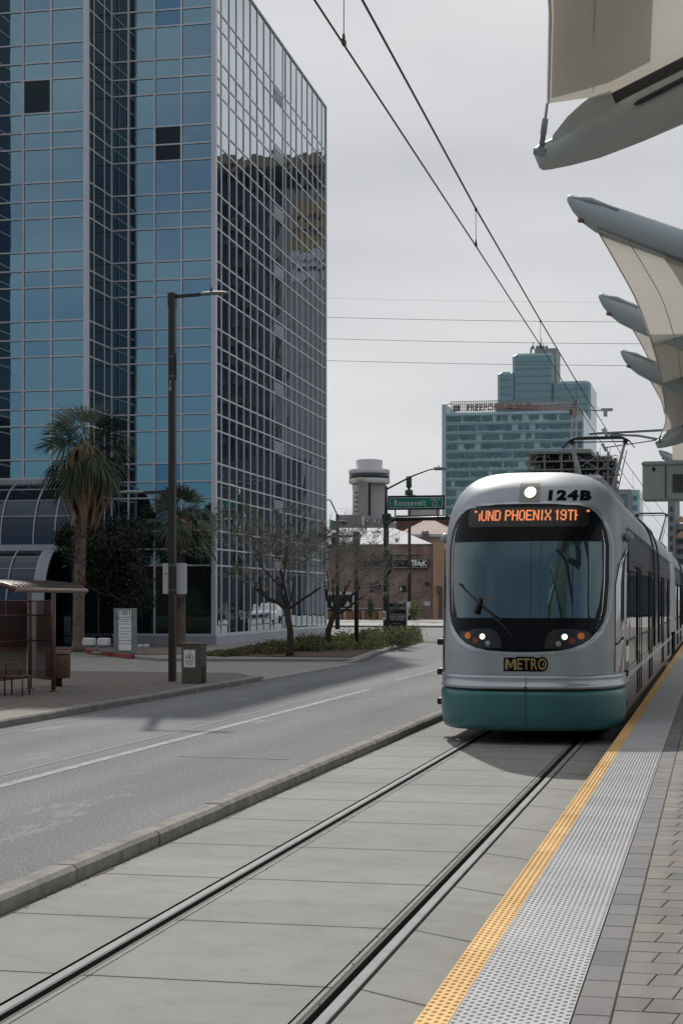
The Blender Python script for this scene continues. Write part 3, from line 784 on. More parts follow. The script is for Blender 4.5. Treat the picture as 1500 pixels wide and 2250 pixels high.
def interp(tab, z):
    for (z0, v0), (z1, v1) in zip(tab[:-1], tab[1:]):
        if z0 >= z >= z1: return v0 + (v1-v0)*(z0-z)/max(1e-6, z0-z1)
    return tab[-1][1] if z < tab[-1][0] else tab[0][1]
def cap_disc(x0, z0, r, eps, m=0, n=20, mb=None, rz=None, dome=0):
    mb = mb or MB(); rz = rz or r; b0 = len(mb.v)
    mb.v.append(Vector((XC+x0, 21.3 + prof_y(x0, z0) - eps - dome, z0)))
    for k in range(n):
        a = 2*math.pi*k/n; x = x0 + r*math.cos(a); z = z0 + rz*math.sin(a)
        mb.v.append(Vector((XC+x, 21.3 + prof_y(x, z) - eps, z)))
    for k in range(n): mb.f.append([b0, b0+1+k, b0+1+(k+1) % n]); mb.m.append(m); mb.sm.append(dome > 0)
    return mb
def on_cap(eps, dx=0, dz=0):
    return lambda x, y: Vector((XC+x+dx, 21.3 + prof_y(x+dx, y+dz) - eps, y+dz))
def plan(eps, z, ystop, n=30):
    """plan outline at height z from the left side round the nose to the right side"""
    pts = [(XC-HW-eps, 21.3+ystop)]
    for k in range(-n, n+1):
        t_ = k/n; x = HW*math.copysign(1-(1-abs(t_))**2.0, t_); y = 21.3 + prof_y(x, z)
        nx_ = x/HW
        pts.append((XC + x + eps*(math.copysign(abs(nx_)**6, x)), y - eps*(1-abs(nx_)**8)))
    pts.append((XC+HW+eps, 21.3+ystop))
    return pts
def wrap(prof, ystop, m=0):
    """loft of a (offset, z) profile around the nose"""
    mb = MB(); rows = [[Vector((x, y, z)) for x, y in plan(e, min(z, 1.29), ystop)] for e, z in prof]
    n = len(rows[0]); mb.v = sum(rows, [])
    for j in range(len(rows)-1):
        for k in range(n-1):
            mb.f.append([j*n+k, j*n+k+1, (j+1)*n+k+1, (j+1)*n+k]); mb.m.append(m); mb.sm.append(True)
    return mb
body = shell(21.3, 49.2).build('body', [M['tram_silver'], M['stainless']], tram)
body2 = shell(50.1, 78.0).build('body', [M['tram_silver'], M['stainless']], tram)
MT = [(3.335, 0), (3.33, .40), (3.31, .72), (3.27, .86), (3.20, .95), (3.1, 1.03), (2.95, 1.09), (2.75, 1.125), (2.24, 1.125), (1.85, 1.10), (1.68, 1.06), (1.56, .99), (1.46, .90), (1.39, .80), (1.335, .66), (1.30, .48), (1.285, .25), (1.28, 0)]
zs = [z for z, _ in MT]
zs = sorted(set(zs + [1.28 + .06*k for k in range(1, 34)]), reverse=True)
cap_patch([z + (.035 if z > 2.3 else -.045)*(1 if (z > 3.1 or z < 1.6) else 0) for z in zs], [interp(MT, z)*1.035 + .012 for z in zs], .005, y0=21.3).build('mask_rim', M['tram_band'], tram)
mask = cap_patch(zs, [interp(MT, z) for z in zs], .011).build('front_mask', M['mask'], tram)
WT = [(2.80, 1.035), (2.3, 1.045), (1.95, 1.01), (1.745, .955)]
zw = [2.80 - 1.055*k/20 for k in range(21)]
cap_patch(zw, [interp(WT, z) for z in zw], .017).build('windscreen', M['windshield'], tram)
mb = cap_patch([2.80 - 1.055*k/12 for k in range(13)], [(.093, .101)]*13, .020, nc=1)
mb.build('windscreen_seam', M['black'], tram)  # thin dark vertical line on the windscreen
mb = cap_patch([2.06, 1.94], [(-.57, -.43)]*2, .019, nc=2); mb.build('sticker', mat('sticker', (.07, .11, .12), .5), tram)
mb = MB()
wl = [(-.93, 2.22), (-.60, 1.93), (-.29, 1.70)]
mb.tube([on_cap(.045)(x, z) for x, z in wl], [.011, .014, .016], n=6); mb.tube([on_cap(.05)(-.60, 1.93), on_cap(.05)(-.22, 1.60), on_cap(.03)(-.10, 1.40)], .014, n=6)
mb.tube([on_cap(.06)(-.66, 1.80), on_cap(.05)(-.60, 2.02)], .03, n=6)
mb.build('wiper', M['black'], tram)
# destination display
dp = cap_patch([3.285, 3.27, 3.2, 3.1, 3.03, 3.005], [.80, .83, .84, .84, .83, .80], .019, cx=.02).build('destination_display', M['led_bg'], tram)
GL = {'U': "10001 10001 10001 10001 10001 10001 01110", 'N': "10001 11001 11001 10101 10011 10011 10001", 'D': "11110 10001 10001 10001 10001 10001 11110",
      'P': "11110 10001 10001 11110 10000 10000 10000", 'H': "10001 10001 10001 11111 10001 10001 10001", 'O': "01110 10001 10001 10001 10001 10001 01110",
      'E': "11111 10000 10000 11110 10000 10000 11111", 'I': "010 010 010 010 010 010 010", 'X': "10001 10001 01010 00100 01010 10001 10001",
      '1': "010 110 010 010 010 010 010", '9': "01110 10001 10001 01111 00001 10001 01110", 'T': "11111 00100 00100 00100 00100 00100 00100",
      '|': "1 1 1 1 1 1 1", 'h': "100 100 100 110 100 100 100", ' ': "00 00 00 00 00 00 00"}
mb = MB(); rows_ = [''] * 7
for ch in "|UND PHOENIX 19T" + 'h':
    g_ = GL[ch].split()
    if ch == '|': g_ = ['0', '0', '1', '1', '1', '1', '1']
    for r_ in range(7): rows_[r_] += g_[r_] + '0'
nc = len(rows_[0]); cwid = 1.40/nc; rh = .150/7
for r_ in range(7):
    for c_ in range(nc):
        if rows_[r_][c_] == '1':
            x0 = -.66 + c_*cwid; z0 = 3.243 - r_*rh
            fn = on_cap(.024)
            mb.add([fn(x0-.004, z0-rh*.96), fn(x0+cwid*1.12, z0-rh*.96), fn(x0+cwid*1.12, z0), fn(x0-.004, z0)], [(0, 1, 2, 3)])
for x0 in (-.735, .825):
    fn = on_cap(.024); mb.add([fn(x0, 3.215), fn(x0+.04, 3.215), fn(x0+.04, 3.243), fn(x0, 3.243)], [(0, 1, 2, 3)])
mb.build('display_letters', M['led'], dp)
# roof headlamp
hl = cap_patch([3.64 - .28*k/6 for k in range(7)], [(-.125+.002*k, .155+.004*k) for k in range(7)], .012, nc=6).build('roof_headlamp', M['lamp_ring'], tram)
cap_disc(.035, 3.505, .095, .022).build('ring', M['clear_lens'], hl)
cap_disc(.035, 3.505, .078, .03, dome=.012).build('lens', M['lamp_on'], hl)
mb = MB(); text(mb, "124B", .19, on_cap(.012, .56, 3.45), bold=.0115, sx=1.36, space=1.20); mb.build('fleet_number', M['ink'], tram)
# headlamp clusters
for sg in (-1, 1):
    HTB = [(1.60, (.52, .60)), (1.585, (.42, .72)), (1.55, (.36, .90)), (1.5, (.33, .92)), (1.45, (.31, .86)), (1.40, (.30, .79)), (1.36, (.29, .70)), (1.33, (.29, .60))]
    zz_ = [z for z, _ in HTB]; hh_ = [((-b_, -a) if sg < 0 else (a, b_)) for _, (a, b_) in HTB]
    hc = cap_patch(zz_, hh_, .016, nc=8).build('headlamp_cluster', mat('lamp_cover%d' % (sg+1), (.025, .027, .028), .15, .3), tram)
    cap_disc(sg*.78, 1.50, .046, .024).build('indicator', M['amber'], hc)
    cap_disc(sg*.665, 1.435, .042, .024).build('tail_lamp', M['red_lens'], hc)
    cap_disc(sg*.565, 1.490, .040, .024, dome=.004).build('headlamp', M['lamp_glow'], hc)
    cap_disc(sg*.485, 1.395, .036, .024, dome=.01).build('fog_lamp', M['clear_lens'], hc)
# METRO plate
mb = MB()
MS = [(0, 0), (.028, 1), (.27, 1), (.5, .52), (.73, 1), (.972, 1), (1, 0), (.76, 0), (.745, .60), (.56, .16), (.44, .16), (.255, .60), (.24, 0)]
MT_ = [(12, 0, 1, 11), (1, 2, 10, 11), (2, 3, 9, 10), (3, 4, 8, 9), (4, 5, 7, 8), (5, 6, 7), (3, 9, 8)]
def m_glyph(x0, x1, z0, z1, e, m, eps):
    vs = []
    for u, v in MS:
        x = x0 + (x1-x0)*u; z = z0 + (z1-z0)*v; cx_, cz_ = (x0+x1)/2, (z0+z1)/2
        vs.append(on_cap(eps)(x, z))
    mb.add(vs, [(0, 1, 11, 12), (1, 2, 10, 11), (2, 3, 9, 10), (3, 4, 8, 9), (4, 5, 7, 8), (5, 6, 7), (3, 8, 9)], m)
tmp = MB(); text(tmp, "ETRO", .215, lambda x, y: Vector((x, 0, y)), bold=.0035, align='LEFT', space=1.08)
w0, w1 = min(v.x for v in tmp.v), max(v.x for v in tmp.v); k_ = .40/(w1-w0)
text(mb, "ETRO", .215, on_cap(.008, -.072 - w0*k_, 1.11), bold=.026, sx=k_, space=1.08, align='LEFT', m=0)
text(mb, "ETRO", .215, on_cap(.013, -.072 - w0*k_, 1.11), bold=.0035, sx=k_, space=1.08, align='LEFT', m=1)
cap_patch([1.205, 1.018], [(-.262, .27)]*2, .007, nc=10, mb=mb)
m_glyph(-.242, -.085, 1.038, 1.186, 0, 1, .013)
mb.build('metro_logo', [M['ink'], M['gold']], tram)
# bumper band, teal skirt
wrap([(-.02, .965), (.018, .95), (.028, .925), (.024, .915), (.022, .83), (.036, .825), (.036, .775), (-.04, .77)], 2.1).build('bumper_band', M['tram_band'], tram)
wrap([(-.05, .77), (-.05, .70)], 2.1).build('bumper_gap', M['black'], tram)
wrap([(-.06, .755), (.0, .748), (.03, .728), (.040, .69), (.038, .64), (.032, .45), (.012, .28), (-.015, .22), (-.07, .20)], 1.75).build('skirt', M['tram_teal'], tram)
mb = MB(); f1 = lambda x, z, e: Vector((XC+x, 21.3 + prof_y(x, z) - e, z))
mb.add([f1(.045, .95, .038), f1(.052, .95, .038), f1(.052, .24, .044), f1(.045, .24, .044)], [(0, 3, 2, 1)])
mb.lathe([(.018, 0), (.018, .02)], (0, 0, 0), n=10)
for i_ in range(len(mb.v)-20, len(mb.v)):
    v = mb.v[i_]; mb.v[i_] = Vector((XC+.048+v.x, 21.3-.05-v.z, .80+v.y))
mb.build('coupler_flap_seam', M['black'], tram)
# side details
def side(sgn): return XC + sgn*HW
mb = MB(); s_ = 1
for (ya, yb) in ((23.75, 49.2-2.3), (52.4, 75.6)):
    for sgn in (-1, 1):
        X = side(sgn); mb.box((min(X, X+sgn*.006), ya, 3.055), (max(X, X+sgn*.006), yb, 3.085)); mb.box((min(X, X+sgn*.006), ya, 2.60), (max(X, X+sgn*.006), yb, 2.615))
mb.build('side_seam', M['black'], tram)
for (ya, yb) in ((23.05, 47.6), (52.0, 76.2)):
    mb = MB()
    for sgn in (-1, 1):
        X = side(sgn)
        mb.box((min(X-sgn*.05, X+sgn*.012), ya, .33), (max(X-sgn*.05, X+sgn*.012), yb, .99))
        mb.box((min(X, X+sgn*.028), ya, .84), (max(X, X+sgn*.028), yb, .92), 1)
    mb.build('side_skirt', [M['stainless'], M['tram_band']], tram)
doors = [27.2, 32.0, 39.6, 44.4, 55.4, 60.2, 67.8, 72.6]
for y in doors:
    d = None
    for sgn in (-1, 1):
        X = side(sgn); mb = MB()
        mb.box((min(X-.01*sgn, X+.016*sgn), y-.66, .42), (max(X-.01*sgn, X+.016*sgn), y+.66, 2.56), 0)
        d = mb.build('door', M['stainless'], tram)
        g_ = MB()
        for s2 in (-1, 1): g_.box((min(X+.016*sgn, X+.022*sgn), y+s2*.32-.21, 1.05), (max(X+.016*sgn, X+.022*sgn), y+s2*.32+.21, 2.4))
        g_.build('door_window', M['side_glass'], d)
        e_ = MB()
        for s2 in (-.66, 0, .66): e_.box((min(X+.01*sgn, X+.03*sgn), y+s2-.025, .44), (max(X+.01*sgn, X+.03*sgn), y+s2+.025, 2.54))
        e_.build('door_seal', M['black'], d)
for (ya, yb) in ((24.1, 26.4), (28.1, 31.2), (32.9, 34.0), (37.2, 38.8), (40.4, 43.6), (45.2, 46.6), (52.6, 54.6), (56.2, 59.3), (61.1, 66.8), (68.7, 71.8), (73.4, 75.2)):
    for sgn in (-1, 1):
        X = side(sgn); mb = MB(); mb.box((min(X, X+.005*sgn), ya, 1.36), (max(X, X+.005*sgn), yb, 2.50), 1); 
        k = max(1, round((yb-ya)/1.2))
        for i in range(k):
            mb.box((min(X+.003*sgn, X+.009*sgn), ya+.05+(yb-ya-.05)*i/k, 1.41), (max(X+.003*sgn, X+.009*sgn), ya+(yb-ya-.05)*(i+1)/k, 2.45), 0)
        mb.build('side_window', [M['side_glass'], M['black']], tram)
# bellows and roof joints
for y in (35.4, 63.6):
    mb = MB()
    for dy in (-1.35, 1.35):
        pts = [(XC-HW-.012, y+dy, 1.0), (XC-HW-.012, y+dy, 2.3)] + [(XC+HW*t_*1.006, y+dy, ztop(HW*t_)+.012) for t_ in NXS[1:-1]] + [(XC+HW+.012, y+dy, 2.3), (XC+HW+.012, y+dy, 1.0)]
        mb.tube(pts, .03, n=6)
        mb.build('bellows', M['black'], tram); mb = MB()
# cab side door glass on the rounded corner
for sgn in (-1, 1):
    mb = MB(); rows = []
    ZR = [.98, 1.2, 2.2, 2.5, 2.66, 2.74]; SH = [0, 0, 0, .12, .35, .75]
    for z, sh in zip(ZR, SH):
        row = []
        for k in range(15):
            f = k/14; f = sh + (1-sh)*f if sh else f
            if f < .5:
                x = 1.20 + (1.30-1.20)*(f/.5)**.6; y = 21.3 + prof_y(x, min(z, 2.3)); e = .012
            else:
                x = 1.30; y0_ = 21.3 + prof_y(1.30, min(z, 2.3)); y = y0_ + (23.72-y0_)*(f-.5)/.5; e = .012
            row.append(Vector((XC + sgn*(x+e), y - e*.5, z)))
        rows.append(row)
    n = 15; mb.v = sum(rows, [])
    for j in range(len(rows)-1):
        for k in range(n-1):
            q = [j*n+k, j*n+k+1, (j+1)*n+k+1, (j+1)*n+k]; mb.f.append(q if sgn > 0 else q[::-1]); mb.m.append(0); mb.sm.append(True)
    mb.build('cab_side_window', M['side_glass'], tram)
for sgn in (-1, 1):                                             # camera pods in place of mirrors
    X = side(sgn); mb = MB()
    mb.lathe([(.02, -.09), (.055, -.07), (.075, -.03), (.08, .01), (.07, .05), (.05, .07), (.045, .075), (.045, .14), (.02, .15)], (0, 0, 0), n=20)
    mb.v = [Vector((X + sgn*.055 + v.x*.9, 22.95 - v.z, 2.90 + v.y)) for v in mb.v]
    mb.tube([(X-.05*sgn, 23.0, 2.88), (X+.05*sgn, 23.0, 2.90)], .04)
    mb.build('camera_pod', M['tram_silver'], tram)
    for z in (1.37, .93, .49):
        mb = MB(); ox = .18 if sgn < 0 else .05
        mb.bbox((min(X-sgn*.05, X+sgn*ox), 22.95, z-.045), (max(X-sgn*.05, X+sgn*ox), 23.2, z+.045), .008)
        mb.build('step_block', M['black'], tram)
mb = MB(); mb.box((XC-1.15, 22.6, .16), (XC+1.15, 48.6, .98)); mb.box((XC-1.15, 51.0, .16), (XC+1.15, 77.0, .98)); mb.box((XC-.3, 48.5, .45), (XC+.3, 51, .75))
mb.build('underframe', M['black'], tram)
for y in (24.9, 26.7, 45.0, 46.8, 53.6, 73.5):
    mb = MB()
    for sgn in (-1, 1):
        b0 = len(mb.v); mb.lathe([(.30, -.03), (.33, -.03), (.33, .03), (.30, .035), (.1, .05)], (0, 0, 0), n=24)
        for i in range(b0, len(mb.v)): v = mb.v[i]; mb.v[i] = Vector((-2.615 + sgn*(.765) + v.z*sgn, y+v.x, .334+v.y))
    mb.tube([(-3.35, y, .334), (-1.88, y, .334)], .06)
    mb.build('wheelset', M['steel_rail'], tram)
# roof equipment and pantographs
for (ya, yb) in ((25.5, 31.5), (40.5, 46.5), (54.5, 60), (68, 74)):
    MB().bbox((XC-.8, ya, 3.8), (XC+.8, yb, 4.02), .06).build('roof_unit', M['tram_silver'], tram)
def pantograph(y, zt):
    mb = MB()
    mb.box((XC-.55, y-.6, 3.84), (XC+.55, y+1.2, 3.93), 1)
    for sgn in (-1, 1):
        mb.tube([(XC+sgn*.20, y+1.0, 3.95), (XC+sgn*.22, y-.2, 3.98)], .035)
        mb.tube([(XC+sgn*.20, y-.1, 3.98), (XC+sgn*.60, y, zt-.09)], [.045, .032])
        mb.tube([(XC+sgn*.30, y+.4, 3.98), (XC+sgn*.62, y+.2, zt-.3)], [.014, .012])
        mb.box((XC+sgn*.60-.05, y-.05, zt-.17), (XC+sgn*.60+.05, y+.05, zt-.06), 1)
    p = mb.build('pantograph', [M['galv'], M['black']], tram)
    h_ = MB()
    for dy in (-.10, .10):
        pts = [(XC-.80, y+dy, zt-.26), (XC-.70, y+dy, zt-.12), (XC-.56, y+dy, zt-.045), (XC-.45, y+dy, zt-.03), (XC+.45, y+dy, zt-.03), (XC+.56, y+dy, zt-.045), (XC+.70, y+dy, zt-.12), (XC+.80, y+dy, zt-.26)]
        h_.tube(pts, [.010, .014, .022, .032, .032, .022, .014, .010], n=6)
    h_.tube([(XC-.6, y, zt-.12), (XC+.6, y, zt-.12)], .014)
    h_.build('pan_head', M['black'], p)
pantograph(35.6, 5.67); pantograph(66, 5.6)

# ------------------------------------------------------------------ overhead line
X = -2.6
cpts = [(X, -4, 6.05), (X, 10.1, 5.98), (X, 17.3, 5.93), (X+.02, 24, 5.84), (X, 31, 5.74), (X, 38.5, 5.66), (X, 54, 5.60), (X, 90, 5.6)]
mpts = [(X, -4, 7.3), (X, 3, 6.85), (X, 11.54, 6.52), (X, 17.3, 6.345), (X, 23.87, 6.25), (X, 30, 6.19), (X, 37.9, 6.17), (X, 47.8, 6.1), (X, 58, 6.18), (X, 90, 6.6)]
def ev(pts, y):
    for a, b_ in zip(pts[:-1], pts[1:]):
        if a[1] <= y <= b_[1]: return a[2] + (b_[2]-a[2])*(y-a[1])/(b_[1]-a[1])
tag(MB().tube(cpts, .0085, n=6).build('contact_wire', M['wire'], loc=cpts[0]), 'lower contact wire of the overhead line, running to the train pantograph', 'cable')
tag(MB().tube(mpts, .011, n=6).build('catenary_wire', M['wire'], loc=mpts[0]), 'upper carrying wire of the overhead line, above the contact wire', 'cable')
for y, wh in ((10.95, 'nearest the viewer, at the top of the picture'), (17.3, 'second from the viewer, beside the second canopy boom'), (23.9, 'third, above the glass high-rise'), (30.2, 'fourth from the viewer, in front of the glass high-rise'), (44.5, 'behind the front pantograph'), (51.5, 'near the pale green box')):
    zc_, zm_ = ev(cpts, y), ev(mpts, y); mb = MB()
    mb.tube([(X, y, zc_+.03), (X, y, zm_)], .0035, n=5)
    mb.box((X-.012, y-.03, zc_-.002), (X+.012, y+.03, zc_+.035)); mb.box((X-.012, y-.02, zm_-.025), (X+.012, y+.02, zm_+.012))
    pts = [(X+.0, y+.022*math.cos(a), zc_+.055+.022*math.sin(a)) for a in [k*math.pi/4 for k in range(9)]]; mb.tube(pts, .006, n=5)
    tag(mb.build('dropper', M['wire'], loc=(X, y, zc_)), 'thin hanger joining the overhead wires, ' + wh, 'wire hanger', 'overhead line hangers')
cb_ = empty('catenary_pole', (.9, 38.4, .28), 'overhead line pole beyond the canopy with tubular bracket arms over the train', 'pole')
a0 = aty(1293, 953, 38.4); a1 = aty(1450, 945, 38.4); s_ = (a1-a0)/(a1.x-a0.x)
b0_ = aty(1340, 955, 38.4); b1_ = aty(1400, 957, 38.4); b2_ = aty(1460, 968, 38.4)
c0_ = aty(1323, 984, 38.4); c1_ = aty(1440, 967, 38.4)
MB().tube([(.9, 38.4, .28), (.9, 38.4, 6.8)], [.13, .10], n=12).build('pole', M['galv'], cb_)
MB().tube([a0, a0 + s_*(.9-a0.x)], .035).build('bracket_arm', M['galv'], cb_)
MB().tube([b0_, b1_, b2_, b2_ + Vector((1.0, 0, -.15)), Vector((.9, 38.4, b2_.z-.35))], .03).build('bracket_arm', M['galv'], cb_)
MB().tube([c0_, c1_, c1_ + (c1_-c0_)*1.3], .017).build('steady_arm', M['galv'], cb_)
mb = MB()
for p in (a0 + s_*(-2.6-a0.x), c0_ + Vector((.05, 0, 0))):
    mb.tube([p + Vector((-.06, 0, .10)), p + Vector((-.02, 0, .02)), p + Vector((.05, 0, -.08))], [.05, .035, .05], n=8)
mb.tube([(-2.6, 38.4, a0.z+.02), (-2.6, 38.4, 6.17)], .02)
mb.build('insulator', M['grey_green'], cb_)
# three thin lines across the street and their far poles
for i, (ya, yb, r_, wh) in enumerate(((652, 661, .004, 'faintest of the thin lines across the sky, above the other three'), (694, 704, .012, 'thin line across the sky just below the faint one'), (741, 752, .012, 'middle one of the three clear thin lines across the sky'), (789, 800, .012, 'lowest thin line across the sky, just above the high-rise'))):
    p = aty(640, ya - .9, 100); q = aty(1500, yb + 1.8, 100); d = q - p; p = p - d*.12; q = q + d*.12
    n_ = 9; pts = [p + (q-p)*(k/(n_-1)) - Vector((0, 0, .15*(1-((k/(n_-1))*2-1)**2))) for k in range(n_)]
    tag(MB().tube(pts, r_*1.2, n=5).build('cross_wire', M['wire'], loc=p), wh, 'cable', 'thin lines across the sky')
for px in (520, 1680):
    p = aty(px, 700, 100); mb = MB(); mb.tube([(p.x, 100, 0), (p.x, 100, 22.5)], [.2, .13], n=10)
    for z in (17.2, 18.6, 20, 21.2): mb.box((p.x-.5, 99.9, z-.06), (p.x+.5, 100.1, z+.06))
    tag(mb.build('utility_pole', M['bark'], loc=(p.x, 100, 0)), 'tall pole carrying the thin lines, ' + ('hidden behind the office tower' if px < 1000 else 'out of sight beyond the canopy'), 'pole')

# ------------------------------------------------------------------ station canopy
cp = empty('station_canopy', (2.2, 10.6, PZ), 'pale green steel booms and stretched beige fabric sails of the station canopy over the platform', 'canopy')
def ext(a, b_, X): return a + (b_-a)*((X-a.x)/(b_.x-a.x))
A = [(1177, 352, 1500, 202, 10.6), (1440, 978, 1500, 952, 32.0)]
B = [(1246, 436, 1500, 525, 13.0), (1315, 650, 1420, 693, 16.5), (1363, 772, 1440, 806, 20.3), (1446, 990, 1490, 1010, 37.5)]
for (x0, y0, x1, y1, Y) in A:
    p, q = aty(x0, y0, Y), aty(x1, y1, Y); d = (q-p).normalized(); mb = MB()
    L = (ext(p, q, 2.2)-p).length; up = d.cross(Vector((0, 1, 0))); up = up if up.z > 0 else -up
    st = [(0, .055, 0), (.02, .080, 0), (.07, .092, -.004), (.2, .108, -.02), (.4, .135, -.03), (.7, .155, -.03), (1.1, .165, -.03), (2.0, .17, -.03), (L, .17, -.03)]
    mb.tube([p + d*a + up*c for a, r_, c in st], [r_ for _, r_, _ in st], n=14)
    # upper shell that lifts off the nose like a leaf
    sh = [(.12, .0), (.17, .055), (.30, .125), (.42, .165), (.55, .195), (.62, .20)]
    vs = []; w_ = Vector((0, .085, 0))
    for a, z_ in sh: vs += [p + d*a + up*(.03) - w_, p + d*a + up*(.03+z_) - w_, p + d*a + up*(.03+z_) + w_, p + d*a + up*.03 + w_]
    fs = []
    for k in range(len(sh)-1):
        for j in range(4): fs.append((k*4+j, k*4+(j+1) % 4, k*4+4+(j+1) % 4, k*4+4+j))
    fs.append((0, 3, 2, 1)); e_ = len(vs)-4; fs.append((e_, e_+1, e_+2, e_+3)); mb.add(vs, fs)
    vs = []
    for a, z_ in ((.58, .155), (1.1, .17), (2.0, .17), (L, .17)): vs += [p + d*a + up*(.0) - w_*.7, p + d*a + up*(.03+z_) - w_*.7, p + d*a + up*(.03+z_) + w_*.7, p + d*a + up*.0 + w_*.7]
    fs = []
    for k in range(3):
        for j in range(4): fs.append((k*4+j, k*4+(j+1) % 4, k*4+4+(j+1) % 4, k*4+4+j))
    mb.add(vs, fs, 1)
    if Y < 20:
        u0, u1 = aty(1392, 230, Y-.165), aty(1500, 174, Y-.17); mb.tube([u0, u0.lerp(u1, .1), u1, ext(u0, u1, 2.1)], [.006, .017, .017, .017], n=6, m=1)
    bm_ = mb.build('boom', [M['grey_green'], M['mesh_dark']], cp)
    mb = MB(); top = aty(1201, 228, 10.55) if Y < 20 else aty(1452, 950, 31.8)
    s0 = p + d*.045 + Vector((0, -.07, .015)) if Y < 20 else p + d*.06 + Vector((0, -.09, .02))
    mb.tube([s0, s0 + (top-s0)*.36, s0 + (top-s0)*.37, s0 + (top-s0)*.68, s0 + (top-s0)*.70, top], [.020, .018, .022, .022, .011, .011], n=8)
    mb.tube([s0 + Vector((-.05, 0, .01)), s0 + Vector((.06, 0, .0))], .024, n=8); mb.tube([s0 + Vector((0, -.03, 0)), s0 + Vector((0, .05, 0))], .03, n=8)
    mb.build('turnbuckle', M['galv'], bm_)
for (x0, y0, x1, y1, Y) in B:
    p, q = aty(x0, y0, Y), aty(x1, y1, Y); d = (q-p).normalized(); mb = MB(); L = (ext(p, q, 2.2)-p).length
    up = d.cross(Vector((0, 1, 0))); up = up if up.z > 0 else -up
    st = [(0, .015, .012), (.01, .03, .01), (.04, .045, .0), (.10, .07, -.02), (.20, .100, -.045), (.32, .122, -.06), (.5, .13, -.065), (1.2, .135, -.065), (L, .14, -.065)]
    mb.tube([p + d*a + up*c for a, r_, c in st], [r_ for _, r_, _ in st], n=18)
    cr_ = p + d*.30
    mb.tube([p + d*.03 + up*.012 - Vector((0, .04, 0)), p + d*.2 + up*.035 - Vector((0, .075, 0)), p + d*.45 + up*.03 - Vector((0, .10, 0))], [.008, .022, .006], n=6)
    b_m = mb.build('boom', M['teal_metal'], cp)
    mb = MB(); s0 = p + d*.16 - up*.135
    mb.tube([s0, s0 + Vector((.04, -.05, -.012))], .022, n=8); mb.tube([s0, s0 + d*.12 - up*.02 + Vector((0, -.02, 0))], .010, n=6)
    mb.build('turnbuckle', M['brown_metal'], b_m)
for Y in (10.6, 13.0, 16.5, 20.3, 32.0, 37.5):
    MB().tube([(2.2, Y, PZ), (2.2, Y, 6.4)], [.16, .12], n=14).build('mast', M['grey_green'], cp)
def sail(rows, bulge=0, inset=.10, kink=None):
    """rows along Y: (left edge point, right edge point); hem strip in the seam tone"""
    mb = MB(); NU = 22; b0 = 0
    for r_, (l, r2) in enumerate(rows):
        t_ = r_/(len(rows)-1)
        for k in range(NU+1):
            f = k/NU; f = f*f*.6 + f*.4
            p = Vector(l).lerp(Vector(r2), f) - Vector((0, 0, bulge*math.sin(math.pi*min(1, f))*math.sin(math.pi*t_)))
            if kink:
                fx, dz_ = kink; tent = f/fx if f < fx else (1-f)/(1-fx); p.z -= dz_*tent*math.exp(-((rows[0][0].y-l[1])/.9)**2)
            mb.v.append(p)
    for r_ in range(len(rows)-1):
        for k in range(NU):
            b_ = r_*(NU+1)+k; mb.f.append([b_, b_+1, b_+NU+2, b_+NU+1]); mb.m.append(0); mb.sm.append(True)
    s1_ = mb.build('sail', M['sail'], cp)
    hm = MB()
    for off in (.004, .085): hm.tube([Vector(l).lerp(Vector(r2), off) - Vector((0, 0, .004)) for l, r2 in rows], .006 if off < .01 else .004, n=5)
    hm.build('hem', M['sail_seam'], s1_)
    return s1_
def smooth(pts, n):
    out = []
    P_ = [Vector(p) for p in pts]; P_ = [P_[0]*2-P_[1]] + P_ + [P_[-1]*2-P_[-2]]
    for i in range(1, len(P_)-2):
        for k in range(n):
            t_ = k/n; a, b_, c, d = P_[i-1:i+3]
            out.append(.5*((2*b_) + (c-a)*t_ + (2*a-5*b_+4*c-d)*t_*t_ + (3*b_-a-3*c+d)*t_**3))
    out.append(P_[-2]); return out
# first sail: towards the viewer from the first boom
e0 = aty(1200, 228, 10.5); e1 = aty(1203, 100, 8.9); e2 = aty(1200, -20, 7.8)
L1 = smooth([e0, e1, e2, (-.72, 6.0, 5.02), (-.75, 3.5, 5.0), (-1.1, 0.5, 5.0)], 6)
k0 = aty(1500, 128, 10.6); k1 = ext(aty(1335, 213, 10.6), k0, 2.2)
R1 = [Vector((2.2, y, k1.z + .25*math.sin(math.pi*(10.6-y)/10))) for y in [10.6 - 10.1*i/(len(L1)-1) for i in range(len(L1))]]
m0 = aty(1335, 213, 10.55)
kf = (m0.x-e0.x)/(R1[0].x-e0.x); sail(list(zip(L1, R1)), -.05, kink=(kf, e0.z+(R1[0].z-e0.z)*kf-m0.z))
def strip(l, f0, f1, rr, z=-.012):
    mb = MB(); n = len(l)
    for a, b_ in zip(l, rr): mb.v += [a.lerp(b_, f0) + Vector((0, 0, z)), a.lerp(b_, f1) + Vector((0, 0, z))]
    for k in range(n-1): mb.f.append([2*k, 2*k+1, 2*k+3, 2*k+2]); mb.m.append(0); mb.sm.append(True)
    return mb
strip(L1, .0, .185, R1, .10).build('upper_layer', M['sail'], cp)
